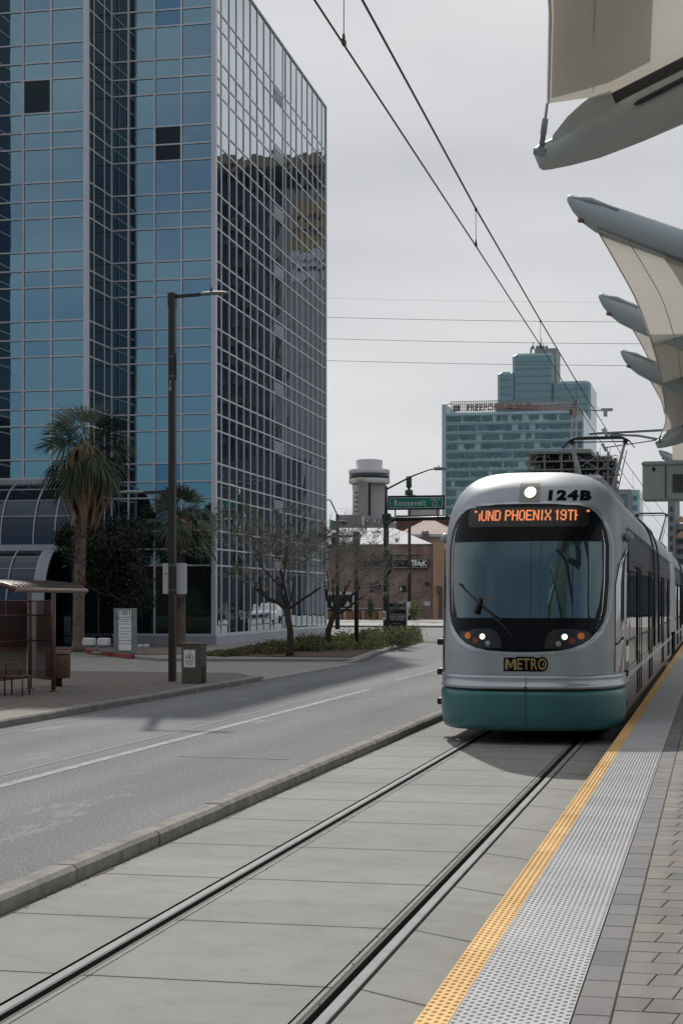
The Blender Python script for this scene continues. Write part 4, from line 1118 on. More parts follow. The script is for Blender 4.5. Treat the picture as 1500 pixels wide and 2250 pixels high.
# second sail: from the second boom back to the far boom
E2 = [(1306, 500, 12.9), (1352, 580, 13.5), (1400, 672, 14.6), (1440, 790, 17.5), (1456, 870, 22), (1460, 925, 27), (1452, 950, 31.8)]
L2 = smooth([aty(*e) for e in E2], 5)
br_ = ext(aty(1330, 510, 12.95), aty(1500, 578, 12.95), 2.2); ar_ = ext(aty(1475, 958, 31.9), aty(1500, 948, 31.9), 2.2)
R2 = [br_.lerp(ar_, (i/(len(L2)-1))) for i in range(len(L2))]
for r_, l in zip(R2, L2): r_.y = l.y
sail(list(zip(L2, R2)), -.1)
strip(L2, .17, .25, R2).build('sail_band', M['sail_seam'], cp)
for E_, Y in (([(1365, 690, 16.6), (1400, 745, 19), (1430, 805, 23), (1450, 862, 28), (1456, 905, 33)], 16.5), ([(1403, 800, 20.5), (1425, 835, 23), (1450, 880, 28), (1458, 910, 33)], 20.3)):
    L3 = smooth([aty(*e) for e in E_], 5)
    R3 = [Vector((2.2, l.y, 4.2 + 1.6*i/(len(L3)-1))) for i, l in enumerate(L3)]
    sail(list(zip(L3, R3)), 0)
L4 = [aty(1476, 985, 36.5), aty(1472, 1010, 37.4)]
mb = MB(); mb.add([aty(1476, 978, 34), aty(1476, 1010, 37.2), aty(1560, 1010, 37.2), aty(1560, 960, 34)], [(0, 1, 2, 3)]); mb.build('sail', M['sail'], cp)
# speaker and message box under the canopy
bx = empty('speaker_cabinet', (.0, 19.5, 3.2), 'pale green cabinet with a dark mesh speaker hanging under the canopy above the train roof', 'speaker cabinet')
zb_ = aty(1410, 1098, 19.5).z; zt_ = aty(1410, 1022, 19.5).z; xl = aty(1410, 1050, 19.5).x; xm = aty(1461, 1050, 19.5).x
MB().bbox((xl, 19.5, zb_), (.6, 19.95, zt_), .012).build('case', M['box_green'], bx)
MB().bbox((xl-.01, 19.48, zt_), (.62, 19.97, zt_+.045), .01).build('lid', M['box_green'], bx)
mb = MB(); mb.box((xm-.005, 19.492, zb_+.02), (xm+.005, 19.51, zt_-.01)); q = aty(1435, 1031, 19.5)
mb.add([q + Vector((a, -.006, c)) for a, c in ((-.028, 0), (0, -.034), (.028, 0), (0, .034))], [(0, 1, 2, 3)]); mb.build('panel_seam', M['black'], bx)
q0, q1 = aty(1476, 1083, 19.5), aty(1476, 1042, 19.5); mb = MB()
mb.box((q0.x, 19.494, q0.z), (q0.x+.42, 19.51, q1.z), 1)
for k in range(9): mb.box((q0.x, 19.490, q0.z+.006+k*(q1.z-q0.z-.012)/8-.002), (q0.x+.42, 19.494, q0.z+.006+k*(q1.z-q0.z-.012)/8+.002), 0)
for k in range(15): mb.box((q0.x+.006+k*.0285-.002, 19.487, q0.z), (q0.x+.006+k*.0285+.002, 19.490, q1.z), 0)
mb.build('speaker_mesh', [M['galv'], M['black']], bx)
MB().tube([(.45, 19.7, zt_), (.45, 19.7, 4.6)], .04).tube([(.45, 19.7, 4.6), (2.2, 20.3, 4.6)], .05).build('hanger', M['box_green'], bx)
# ------------------------------------------------------------------ street furniture, left pavement
b = atz(379, 1497, .12); ft = lambda px, py: aty(px, py, b.y)
lp = empty('street_lamp', b, 'tall dark brown square street lamp with two arms beside the grey litter box', 'street lamp')
zt = ft(379, 645).z
mb = MB(); w = .072
mb.box((b.x-w, b.y-w, .12), (b.x+w, b.y+w, zt)); mb.box((b.x-w-.012, b.y-w-.012, zt-.32), (b.x+w+.012, b.y+w+.012, zt+.01)); mb.build('pole', M['dark_pole'], lp)
def arm(y0, dirn, L, L2):
    z = ft(379, y0).z; mb = MB()
    mb.obox((b.x + dirn*(w+L/2), b.y, z-.01*dirn), (L/2, 0, 0.012), (0, .03, 0), (0, 0, .035)); mb.build('arm', M['dark_pole'], lp)
    x = b.x + dirn*(w+L); mb = MB()
    st = [(0, .04, .035), (.1, .075, .05), (.3, .11, .055), (.5, .10, .045), (.6, .06, .03), (.64, .02, .012)]
    vs = []; n = 10
    for a, ry, rz in st:
        for k in range(n):
            t_ = 2*math.pi*k/n; zz = math.sin(t_)*rz; zz = zz if zz > 0 else zz*.6
            vs.append((x + dirn*a*L2/.64, b.y + math.cos(t_)*ry, z + .015 + zz))
    fs = [(i*n+k, i*n+(k+1) % n, (i+1)*n+(k+1) % n, (i+1)*n+k) for i in range(len(st)-1) for k in range(n)]
    mb.add(vs, fs + [tuple(range(n)), tuple(range((len(st)-1)*n, len(st)*n))], 0, True); hd = mb.build('lamp_head', M['galv'], lp)
    MB().tube([(x+dirn*.24, b.y, z+.06), (x+dirn*.24, b.y, z+.15)], .03, n=8).build('photocell', mat('blue_cap', (.02, .05, .12), .4), hd)
arm(650, 1, .62, .66); arm(1082, -1, .60, .60)
mb = MB()
for y0 in (784, 827): z = ft(379, y0).z; mb.box((b.x-w-.004, b.y-w-.004, z-.008), (b.x+w+.004, b.y+w+.004, z+.008))
z = ft(379, 850).z; mb.box((b.x-.055, b.y-w-.02, z-.10), (b.x+.01, b.y-w, z)); mb.tube([(b.x-.02, b.y-w-.01, z), (b.x-.015, b.y-w-.01, z+.14)], .018, n=6)
mb.build('band', M['galv'], lp)
MB().box((b.x+w, b.y-.03, ft(379, 835).z), (b.x+w+.025, b.y+.03, ft(379, 777).z)).build('conduit_box', M['dark_pole'], lp)
def plate(mb, x0, x1, z0, z1, y, th=.004, r=.03, m=0):
    pts = []
    for cx_, cz_, a0_ in ((x1-r, z1-r, 0), (x0+r, z1-r, 90), (x0+r, z0+r, 180), (x1-r, z0+r, 270)):
        for k in range(5): a = R(a0_ + 22.5*k); pts.append((cx_ + r*math.cos(a), cz_ + r*math.sin(a)))
    n = len(pts); vs = [(x, y, z) for x, z in pts] + [(x, y+th, z) for x, z in pts]
    mb.add(vs, [tuple(range(n-1, -1, -1)), tuple(range(n, 2*n))] + [(i, (i+1) % n, n+(i+1) % n, n+i) for i in range(n)], m)
p0, p1 = ft(355, 1305), ft(408, 1237); mb = MB(); plate(mb, p0.x, p1.x, p0.z, p1.z, b.y+.09)
for z_ in (p0.z+.09, p1.z-.05): mb.box((b.x-w-.006, b.y-w-.006, z_-.008), (b.x+w+.006, b.y+.09, z_+.008), 1)
mb.box((p0.x+.04, b.y+.086, p1.z-.25), (p0.x+.09, b.y+.089, p1.z-.23), 2)
tag(mb.build('parking_sign', [M['white_sign'], M['galv'], M['ink']], loc=(b.x, b.y+.09, (p0.z+p1.z)/2)), 'blank grey back of a rectangular sign fixed to the street lamp', 'sign')
# litter box
b = atz(419, 1502, .12); p0 = aty(399, 1500, b.y); p1 = aty(441, 1416, b.y); D_ = .42
ub = empty('litter_box', (b.x, b.y+.2, .12), 'square concrete-grey litter box with a white notice taped on it', 'litter bin')
MB().bbox((p0.x, b.y, .12), (p1.x, b.y+D_, p1.z), .012).build('case', mat('stone_bin', (.10, .09, .075), .9, var=.3, vs=25, bump=.3, bs=80), ub)
MB().bbox((p0.x-.012, b.y-.012, p1.z), (p1.x+.012, b.y+D_+.012, p1.z+.03), .008).build('top', mat('stone_top', (.16, .15, .13), .9, var=.2, vs=25), ub)
MB().box((p1.x, b.y+.08, .16), (p1.x+.02, b.y+.34, .5)).build('side_door', M['black'], ub)
q0, q1 = aty(404, 1466, b.y), aty(429, 1428, b.y); mb = MB(); mb.box((q0.x, b.y-.004, q0.z), (q1.x, b.y-.001, q1.z))
rnd = random.Random(3)
for k in range(26):
    cx_ = q0.x + (q1.x-q0.x)*(.5 + rnd.gauss(0, .16)); cz_ = q0.z + (q1.z-q0.z)*(.62 + rnd.gauss(0, .09)); s_ = rnd.uniform(.004, .014)
    mb.box((cx_-s_, b.y-.006, cz_-s_*.8), (cx_+s_, b.y-.0045, cz_+s_*.8), 1)
for k in range(7):
    cz_ = q0.z + (q1.z-q0.z)*(.12+.05*k); mb.box((q0.x+.03+rnd.random()*.04, b.y-.006, cz_-.002), (q1.x-.03-rnd.random()*.05, b.y-.0045, cz_+.002), 1)
mb.build('notice', [M['sign_white'], M['ink']], ub)
# bus shelter
sh = empty('bus_shelter', (-13.3, 29, .12), 'brown steel bus shelter with a slatted roof at the left edge', 'bus shelter')
e0 = atx(35, 1297, -12.7); e1 = atx(190, 1297, -12.7)
ya, yb, ze = e0.y, e1.y, (e0.z+e1.z)/2
prof = [(0, 0), (-.10, .05), (-.25, .095), (-.45, .125), (-.8, .15), (-1.25, .16), (-1.7, .15)]
MB().tube([(-12.7, ya-.02, ze), (-12.7, yb, ze)], .048, n=12).build('eave_pipe', mat('pipe_tan', (.27, .19, .155), .45, .1), sh)
mb = MB()
for y_ in (ya, yb-.05): mb.tube([(-12.7+a, y_, ze+c) for a, c in prof], .05, n=8)
mb.tube([(-14.4, ya, ze+.15), (-14.4, yb, ze+.15)], .045, n=8); mb.build('end_rib', M['brown_metal'], sh)
mb = MB(); n = 16
for k in range(n):
    y_ = ya + .08 + (yb-ya-.2)*k/(n-1)
    for (a0_, c0_), (a1_, c1_) in zip(prof[:-1], prof[1:]):
        mb.add([(-12.7+a0_, y_-.035, ze+.06+c0_), (-12.7+a0_, y_+.035, ze+.06+c0_), (-12.7+a1_, y_+.035, ze+.06+c1_), (-12.7+a1_, y_-.035, ze+.06+c1_),
                (-12.7+a0_, y_-.035, ze+.03+c0_), (-12.7+a0_, y_+.035, ze+.03+c0_), (-12.7+a1_, y_+.035, ze+.03+c1_), (-12.7+a1_, y_-.035, ze+.03+c1_)],
               [(0,1,2,3),(7,6,5,4),(0,3,7,4),(1,5,6,2)])
mb.build('roof_slats', M['brown_panel'], sh)
for px, py, r_ in ((118, 1520, .045), (66, 1514, .045), (-40, 1545, .045), (-105, 1536, .045)):
    q = atz(px, py, .12); mb = MB(); mb.tube([q, (q.x, q.y, ze+.1)], r_, n=12); mb.lathe([(.09, 0), (.09, .02), (.055, .03)], q, n=12); mb.build('post', M['brown_metal'], sh)
f0, f1 = atz(118, 1520, .12), atz(66, 1514, .12); r1 = atz(-105, 1536, .12)
mb = MB()
for (u, v_) in ((f1, r1), (f0, f1)):
    u2, v2 = u.lerp(v_, .04), u.lerp(v_, .96)
    mb.add([u2+Vector((0,0,.25)), v2+Vector((0,0,.25)), v2+Vector((0,0,1.85)), u2+Vector((0,0,1.85))], [(0, 1, 2, 3)])
mb.build('side_panel', mat('tinted_panel', (.075, .036, .030), .15, spec=.5), sh); M['tinted_panel'].node_tree.nodes['Principled BSDF'].inputs['Alpha'].default_value = .86
mb = MB()
for z_ in (.25, 1.02, 1.55, 1.85): mb.tube([f1+Vector((0,0,z_)), r1+Vector((0,0,z_))], .018, n=6)
for z_ in (.25, 1.85): mb.tube([f1+Vector((0,0,z_)), f0+Vector((0,0,z_))], .018, n=6)
mb.build('panel_rail', M['brown_metal'], sh)
bn = empty('bench', atz(20, 1528, .12), 'brown metal bench with looped armrests inside the bus shelter', 'bench')
y_ = atz(20, 1528, .12).y; s0, s1 = aty(-60, 1492, y_), aty(50, 1492, y_); zt = aty(50, 1484, y_).z
mb = MB(); 
for k in range(5): mb.bbox((s0.x, y_-.05+k*.09, zt-.05+(.012 if k in (1,2,3) else 0)), (s1.x, y_+.03+k*.09, zt-.012+(.012 if k in (1,2,3) else 0)), .01)
mb.build('seat', M['brown_metal'], bn)
for px in (10, 49):
    x_ = aty(px, 1500, y_).x; MB().tube([(x_, y_+.02, .12), (x_, y_+.02, zt-.04)], .018, n=8).build('leg', M['brown_metal'], bn)
    MB().tube([(x_, y_+.34, .12), (x_, y_+.34, zt-.04)], .018, n=8).build('leg', M['brown_metal'], bn)
x0_, x1_ = aty(9, 1480, y_).x, aty(40, 1480, y_).x; zh = aty(20, 1458, y_).z
MB().tube([(x0_, y_+.1, zt-.02), (x0_, y_+.1, zh-.05), (x0_+.05, y_+.1, zh), (x1_-.05, y_+.1, zh), (x1_, y_+.1, zh-.05), (x1_, y_+.1, zt-.02)], .016, n=8).build('armrest', M['brown_metal'], bn)
tb = empty('trash_can', atz(128, 1508, .12), 'round brown trash can on a short stem beside the shelter post', 'trash can')
q = atz(128, 1508, .12); MB().lathe([(.25, .18), (.265, .2), (.27, .68), (.265, .70)], q, n=24).build('drum', M['brown_metal'], tb)
MB().lathe([(.275, .69), (.275, .72), (.2, .735), (.19, .70)], q, n=24).build('rim', M['brown_panel'], tb); MB().lathe([(.09, 0), (.09, .2)], q, n=12).build('stem', M['dark_pole'], tb)
# monument sign
q = atz(268, 1437, .12); p0, p1 = aty(261, 1430, q.y), aty(288, 1341, q.y); zt = p1.z; zf = .12
mo = empty('monument_sign', q, 'white and grey pylon sign reading 1001 North Central before the tower', 'sign')
mb = MB(); mb.bbox((aty(249, 1400, q.y).x, q.y+.03, zf), (aty(289, 1400, q.y).x, q.y+.55, zt+.06), .02); mb.build('frame', M['grey_box'], mo)
mb = MB(); mb.box((p0.x, q.y, zf+.12), (p1.x, q.y+.03, zt)); mb.build('panel', M['sign_white'], mo)
mb = MB(); cxm = (p0.x+p1.x)/2; wd = p1.x-p0.x; pf = lambda zc: (lambda x, y: Vector((cxm+x, q.y-.003, zc+y)))
H_ = zt-zf-.12
for s_, sz, fz in (("1001", .24, .93), ("NORTH CENTRAL", .085, .82), ("Suite Directory", .05, .73), ("Arizona Office", .055, .56), ("Law Offices", .055, .41), ("Five Star CAFE", .075, .25)):
    if s_ in ("Suite Directory", "Arizona Office", "Law Offices"):
        for k in range(9): mb.box((cxm-wd*.38+wd*.085*k, q.y-.004, zf+.12+H_*fz-.012), (cxm-wd*.38+wd*.085*k+wd*.06, q.y-.001, zf+.12+H_*fz+.012))
    else: text(mb, s_, sz, pf(zf+.12+H_*fz), bold=.003 if sz > .1 else .001, sx=.95)
for fz in (.77, .66, .48, .33, .17): mb.box((p0.x, q.y-.003, zf+.12+H_*fz-.006), (p1.x, q.y-.0005, zf+.12+H_*fz+.006))
mb.build('lettering', M['ink'], mo)
# ground floodlights by the palm
def flood(px, py, sc_, label):
    q = atz(px, py, .13); f_ = empty('ground_floodlight', q, label, 'floodlight', 'ground floodlights before the tower')
    MB().tube([q, q+Vector((0, 0, .22*sc_))], .035*sc_, n=8).lathe([(.14*sc_, 0), (.12*sc_, .05*sc_)], q, n=12).build('stem', M['galv'], f_)
    for s2 in (-1, 1):
        c_ = q + Vector((s2*.20*sc_, 0, .30*sc_)); mb = MB()
        mb.bbox((c_.x-.16*sc_, c_.y-.1*sc_, c_.z-.10*sc_), (c_.x+.16*sc_, c_.y+.1*sc_, c_.z+.10*sc_), .03*sc_); mb.build('lamp_housing', M['white_sign'], f_)
flood(213, 1436, 1.35, 'pale double floodlight on the gravel between the tall palm and the pylon sign'); flood(315, 1430, .6, 'small pale floodlight on the gravel right of the pylon sign')

# ------------------------------------------------------------------ vegetation
def frond(mb, c, az, el, rad, rnd, m=0, droop=.35, spread=1.9, nb=15, pet=.9):
    d = Vector((math.cos(az)*math.cos(el), math.sin(az)*math.cos(el), math.sin(el)))
    pts = [c + d*(pet*t_) + Vector((0, 0, -.25*pet*t_*t_)) for t_ in (0, .35, .7, 1)]
    mb.tube(pts, [.022, .018, .014, .010], n=4, m=m, cap=False)
    hub = pts[-1]; d2 = (pts[-1]-pts[-2]).normalized(); sd = d2.cross(Vector((0, 0, 1)))
    sd = sd.normalized() if sd.length > .05 else Vector((1, 0, 0)); up = sd.cross(d2); ro = rnd.uniform(-1.0, 1.0); sd, up = sd*math.cos(ro)+up*math.sin(ro), up*math.cos(ro)-sd*math.sin(ro)
    for k in range(nb):
        a = (k/(nb-1)-.5)*spread*1.15; L = rad*(.78+.22*math.cos(a))*rnd.uniform(.85, 1.08)
        dd = (d2*math.cos(a) + sd*math.sin(a) + up*rnd.uniform(-.10, .14)).normalized(); wv = dd.cross(up).normalized()*.026
        dr = droop*rnd.uniform(.5, 1.5)
        p1 = hub + dd*L*.45 + Vector((0, 0, -.10*dr*L)); p2 = hub + dd*L*.8 + Vector((0, 0, -.45*dr*L)); p3 = hub + dd*L + Vector((0, 0, -.95*dr*L)) 
        mb.add([hub, p1-wv, p1+wv, p2-wv*.7, p2+wv*.7, p3], [(0, 1, 2), (1, 3, 4, 2), (3, 5, 4)], m)
def palm(name, base, hgt, r0, crown, nf, skirt, label, seed, lean=(0, 0)):
    rnd = random.Random(seed); root = empty(name, base, label, 'palm tree')
    top = base + Vector((lean[0], lean[1], hgt)); N_ = 46; mb = MB(); pts = []; rs = []
    for k in range(N_+1):
        t_ = k/N_; pts.append(base + Vector((lean[0]*t_*t_, lean[1]*t_, hgt*t_)))
        rs.append(r0*(1.25 if k < 2 else 1 - .18*t_)*(1+rnd.uniform(-.05, .05)))
    mb.tube(pts, rs, n=12)
    for k in range(int(hgt*42)):                                   # old leaf bases
        t_ = rnd.uniform(.30, .96); a = rnd.uniform(0, 6.28); rr = r0*(1-.18*t_); c = base + Vector((lean[0]*t_*t_, lean[1]*t_, hgt*t_)); dv = Vector((math.cos(a), math.sin(a), 0)); tv = Vector((-dv.y, dv.x, 0))
        mb.add([c+dv*rr*.9+tv*.05, c+dv*rr*.9-tv*.05, c+dv*(rr+.09)+Vector((0,0,.16))-tv*.02, c+dv*(rr+.09)+Vector((0,0,.16))+tv*.02], [(0, 1, 2, 3)])
    mb.build('trunk', M['palm_bark'], root)
    mb = MB()
    for k in range(int(130*skirt)):                                  # hanging dead fronds
        a = rnd.uniform(0, 6.28); z_ = rnd.uniform(-.35, .15)*skirt; L = rnd.uniform(.7, 1.5)*skirt; rr = r0+rnd.uniform(.05, .42)*skirt
        c = top + Vector((0, 0, z_)); dv = Vector((math.cos(a), math.sin(a), 0)); tv = Vector((-dv.y, dv.x, 0))*rnd.uniform(.03, .07)
        p = [c + dv*r0*.6, c + dv*rr*.95 + Vector((0,0,-.22*L)), c + dv*rr + Vector((0,0,-.65*L)) + tv, c + dv*(rr*.55) + Vector((0,0,-L))]
        mb.add([p[0]-tv, p[0]+tv, p[1]-tv, p[1]+tv, p[2]-tv, p[2]+tv, p[3]], [(0,1,3,2),(2,3,5,4),(4,5,6)])
    mb.build('dead_skirt', M['dead_frond'], root)
    mb = MB()
    for k in range(nf):
        el = R(-48 + 130*rnd.random())
        frond(mb, top + Vector((0, 0, .1)), k*2.399+rnd.uniform(-.3, .3), el, crown*rnd.uniform(.42, .54), rnd, droop=.20+.38*(el < .3), nb=19, pet=crown*rnd.uniform(.42, .62))
    mb.build('crown', [M['palm_leaf'], M['dead_frond']], root)
    return root
b = atz(173, 1432, .13); palm('fan_palm', b, aty(188, 985, b.y).z-.13, .21, 2.05, 50, 1.8, 'tall fan palm with a brown skirt of dead fronds at the left corner', 11, lean=(aty(190, 1000, b.y).x-b.x, 0))
b = atz(394, 1420, .13); b.y -= 0; palm('fan_palm', b, aty(403, 1142, b.y).z-.13, .27, 1.8, 46, 1.0, 'shorter dark fan palm right behind the street lamp pole', 23)
def leafcloud(mb, c, rx, ry, rz, n, s_, rnd, m=0, clumps=14, cr_=.4):
    cs = []
    for k in range(clumps):
        v = Vector((rnd.gauss(0, 1), rnd.gauss(0, 1), rnd.gauss(0, 1))).normalized()*rnd.uniform(.35, 1)
        cs.append(Vector((c[0]+v.x*rx*(1-cr_*.5), c[1]+v.y*ry*(1-cr_*.5), c[2]+v.z*rz*(1-cr_*.5))))
    for k in range(n):
        q = rnd.choice(cs); v = Vector((rnd.gauss(0, .5), rnd.gauss(0, .5), rnd.gauss(0, .45)))
        p = q + Vector((v.x*rx*cr_, v.y*ry*cr_, v.z*rz*cr_))
        a = Vector((rnd.gauss(0, 1), rnd.gauss(0, 1), rnd.gauss(0, 1))).normalized(); b_ = a.orthogonal().normalized(); ss_ = s_*rnd.uniform(.6, 1.3)
        mb.add([p-a*ss_, p+b_*ss_*.45, p+a*ss_, p-b_*ss_*.45], [(0, 1, 2, 3)], m)
def branch(mb, p, d, L, r_, depth, rnd, tips, spread=.55, gnarl=.16, m0=0, minr=.005, upb=.12):
    pts = [p]; rs = [r_]; q = p.copy(); dd = d.normalized(); n = 4
    for k in range(n):
        dd = (dd + Vector((rnd.gauss(0, gnarl), rnd.gauss(0, gnarl), rnd.gauss(0, gnarl)*.7 + upb*.3))).normalized()
        q = q + dd*(L/n); pts.append(q.copy()); rs.append(r_*(1-.45*(k+1)/n))
    mb.tube(pts, rs, n=7 if r_ > .03 else (5 if r_ > .012 else 3), m=m0 if r_ > .03 else 1, cap=False)
    tips.append((q, dd, depth))
    if depth <= 0: return
    nb = rnd.choice((2, 3, 3)) if depth > 1 else rnd.choice((2, 3, 4))
    for k in range(nb):
        s_ = rnd.uniform(.45, 1) if k else 1; i = min(n, max(1, int(s_*n))); pp = pts[i]
        v = (dd + Vector((rnd.gauss(0, spread), rnd.gauss(0, spread), rnd.gauss(0, spread*.6) + upb))).normalized()
        branch(mb, pp, v, L*rnd.uniform(.62, .88), max(minr, rs[i]*rnd.uniform(.58, .78)), depth-1, rnd, tips, spread, gnarl, m0, minr, upb)
def bare_tree(base, forks, hT, r0, depth, seed, label, leaves, Lb=1.35):
    rnd = random.Random(seed); root = empty('street_tree', base, label, 'tree', 'half-bare street trees on the planted strip'); mb = MB(); tips = []
    fp = base + Vector((forks[0], 0, hT)); mid = base + Vector((-forks[0]*.1, 0, hT*.5))
    mb.tube([base, base + Vector((.0, 0, .15)), mid, fp], [r0*1.35, r0*1.05, r0*.95, r0*.85], n=12)
    tk = mb.build('trunk', M['bark'], root)
    mb = MB()
    for d, L, rr in forks[1]: branch(mb, fp + Vector((0, 0, -.08)), Vector(d), L, rr, depth, rnd, tips)
    mb.build('branches', [M['bark'], M['twig']], root)
    mb = MB(); T = [t_ for t_ in tips if t_[2] <= 2]; rnd.shuffle(T)
    for q, dd, _ in T[:leaves]:
        s_ = rnd.uniform(.12, .30); leafcloud(mb, q, s_, s_, s_*.8, int(22*rnd.uniform(.5, 1.6)), .045, rnd, clumps=3, cr_=.6)
    tag(mb.build('leaves', M['leaf_tree'], root), kind='stuff')
b = atz(637, 1441, .13)
bare_tree(b, (-.12, [((-.75, .1, .75), 1.35, .075), ((.15, .2, 1), 1.4, .07), ((.85, -.2, .6), 1.5, .055), ((-.2, -.5, .9), 1.2, .05), ((.4, .6, .7), 1.2, .045)]), aty(620, 1335, b.y).z-.13, .115, 6, 5, 'half-bare tree with a dark leaning trunk in front of the glass side wall', 150)
b = atz(722, 1428, .13)
bare_tree(b, (.22, [((.75, 0, .7), 1.4, .07), ((-.55, .1, .8), 1.3, .06), ((.1, .3, 1), 1.3, .06), ((1.0, -.3, .35), 1.5, .05), ((.5, .5, .8), 1.2, .045)]), aty(735, 1345, b.y).z-.13, .12, 6, 9, 'half-bare forking tree left of the thin dark signal pole', 45)
# dark evergreen between the palms
rnd = random.Random(4); b = atz(262, 1425, .13) + Vector((0, 1.2, 0)); et = empty('evergreen_tree', b, 'dense dark evergreen tree between the two fan palms', 'tree')
mb = MB(); tips = []; mb.tube([b, b + Vector((.1, 0, 1.2)), b + Vector((0, 0, 2.2))], [.16, .13, .1], n=8)
for d in ((-.8, 0, .8), (.7, .2, .8), (0, -.3, 1), (.3, .6, .7), (-.5, -.5, .6)): branch(mb, b + Vector((0, 0, 1.6)), Vector(d), 1.2, .07, 2, rnd, tips)
mb.build('trunk', M['bark'], et); mb = MB()
c = aty(248, 1215, b.y); leafcloud(mb, c, 1.75, 1.3, 1.7, 11000, .085, rnd, clumps=46, cr_=.30); c = aty(150, 1180, b.y); leafcloud(mb, c, .55, .5, .9, 1500, .07, rnd, clumps=10)
c = aty(300, 1310, b.y); leafcloud(mb, c, .9, .8, 1.0, 2600, .075, rnd, clumps=16)
tag(mb.build('crown', M['leaf_dark'], et), kind='stuff')
# ground cover on the planted strip
rnd = random.Random(8); mb = MB()
for k in range(150):
    u, v = rnd.random(), rnd.random()
    px = 470 + 445*u; py = 1444 - 22*u - 26*v*(.3+.7*u) ; q = atz(px, py, .13)
    hgt = (.10 + .42*max(0, u-.12)**.6)*rnd.uniform(.55, 1.1) if u > .2 else .08; rr = rnd.uniform(.3, .6)
    mi = 0 if (u < .52 and rnd.random() < .8) else (1 if rnd.random() < .75 else 2)
    leafcloud(mb, (q.x, q.y, .13+hgt*.7), rr, rr, hgt, int(130 + 150*u), .05, rnd, m=mi, clumps=6, cr_=.55)
tag(mb.build('ground_cover', [M['shrub_brown'], M['leaf_mid'], M['leaf_tree']]), 'low green and brown ground cover on the planted strip', 'ground cover', kind='stuff')

# ------------------------------------------------------------------ junction: poles, signs, panel
def sprism(mb, c, w, h_, th, m=0):
    mb.bbox((c.x-w/2, c.y-th/2, c.z-h_/2), (c.x+w/2, c.y+th/2, c.z+h_/2), .02, m)
b = atz(783, 1427, .13); Yp = b.y; f = lambda px, py: aty(px, py, Yp)
pl = empty('signal_pole', b, 'thin dark signal pole standing in the planted strip with an arm to the left', 'signal pole')
MB().tube([b, f(783, 1172)], [.085, .075], n=10).build('pole', M['dark_pole'], pl)
MB().tube([f(783, 1178), f(735, 1179), f(700, 1180)], .045, n=8).build('arm', M['dark_pole'], pl)
MB().bbox((f(776, 1200).x, Yp-.1, f(776, 1206).z), (f(790, 1200).x, Yp+.1, f(790, 1168).z), .03).build('pole_cap', M['dark_pole'], pl)
Y2 = 96; f = lambda px, py: aty(px, py, Y2)
b = f(741, 1300); b.z = .12
pl = empty('street_lamp', b, 'slim lamp pole with a bent arm at the tower corner carrying a green street sign', 'street lamp')
MB().tube([b, f(741, 1130)], [.16, .10], n=10).build('pole', M['green_pole'], pl)
MB().tube([f(741, 1132), f(726, 1100), f(722, 1098), f(714, 1098)], .045, n=8).build('arm', M['galv'], pl)
MB().bbox((f(700, 1099).x, Y2-.15, f(700, 1100).z), (f(716, 1099).x, Y2+.15, f(716, 1095).z), .03).build('lamp_head', M['galv'], pl)
mb = MB(); s_ = [f(727, 1142), f(742, 1146), f(742, 1166), f(727, 1164)]
mb.add([s_[0]+Vector((0,-.3,0)), s_[1]+Vector((0,.0,0)), s_[2], s_[3]+Vector((0,-.3,0))] + [s_[0]+Vector((0,-.2,0)), s_[1]+Vector((0,.1,0)), s_[2]+Vector((0,.1,0)), s_[3]+Vector((0,-.2,0))], [(3,2,1,0),(4,5,6,7),(0,1,5,4),(1,2,6,5),(2,3,7,6),(3,0,4,7)])
tag(mb.build('street_sign', M['sign_green'], loc=s_[0]), 'small green street name sign seen at an angle by the tower edge', 'street sign')
mb = MB(); c = f(736, 1190); sprism(mb, c, .42, 1.1, .3)
tag(mb.build('traffic_signal', M['black'], loc=c), 'black signal head hanging below the small angled street sign', 'traffic light')
Y3 = atz(848, 1395, .12).y; f = lambda px, py: aty(px, py, Y3)
b = f(848, 1395); b.z = .12
ms = empty('signal_mast', b, 'thick dark green mast with a long arm carrying the Roosevelt street sign', 'signal mast')
MB().tube([b, f(848, 1132)], [.17, .15], n=12).bbox((f(840, 1140).x, Y3-.2, f(840, 1152).z), (f(858, 1140).x, Y3+.2, f(858, 1128).z), .05).build('pole', M['green_pole'], ms)
MB().tube([f(848, 1133), f(848, 1068)], [.085, .07], n=8).build('lamp_post', M['green_pole'], ms)
MB().tube([f(849, 1075), f(905, 1046), f(942, 1032), f(955, 1030)], [.05, .045, .04, .035], n=8).build('lamp_arm', M['green_pole'], ms)
mb = MB(); a, c = f(953, 1029), f(981, 1032); mb.bbox((a.x, Y3-.16, c.z-.02), (c.x, Y3+.16, a.z+.05), .035); q = f(963, 1027); mb.tube([q, q+Vector((0,0,.11))], .03); mb.build('lamp_head', M['galv'], ms)
MB().tube([f(850, 1142), f(985, 1138), f(1100, 1134)], [.12, .10, .08], n=10).build('mast_arm', M['green_pole'], ms)
MB().tube([f(850, 1137), f(985, 1133)], .035, n=6).build('brace', M['galv'], ms)
mb = MB(); 
for px in (868, 960): mb.box((f(px, 1130).x-.03, Y3-.03, f(px, 1136).z), (f(px, 1130).x+.03, Y3+.03, f(px, 1118).z))
mb.build('sign_bracket', M['black'], ms)
a, c = f(852.5, 1121), f(977, 1088); sg_ = empty('street_name_sign', ((a.x+c.x)/2, Y3-.12, a.z), 'green street sign reading Roosevelt 1000 N in a black frame', 'street sign')
mb = MB(); mb.bbox((a.x, Y3-.14, a.z), (c.x, Y3-.04, c.z), .02); mb.build('frame', M['black'], sg_)
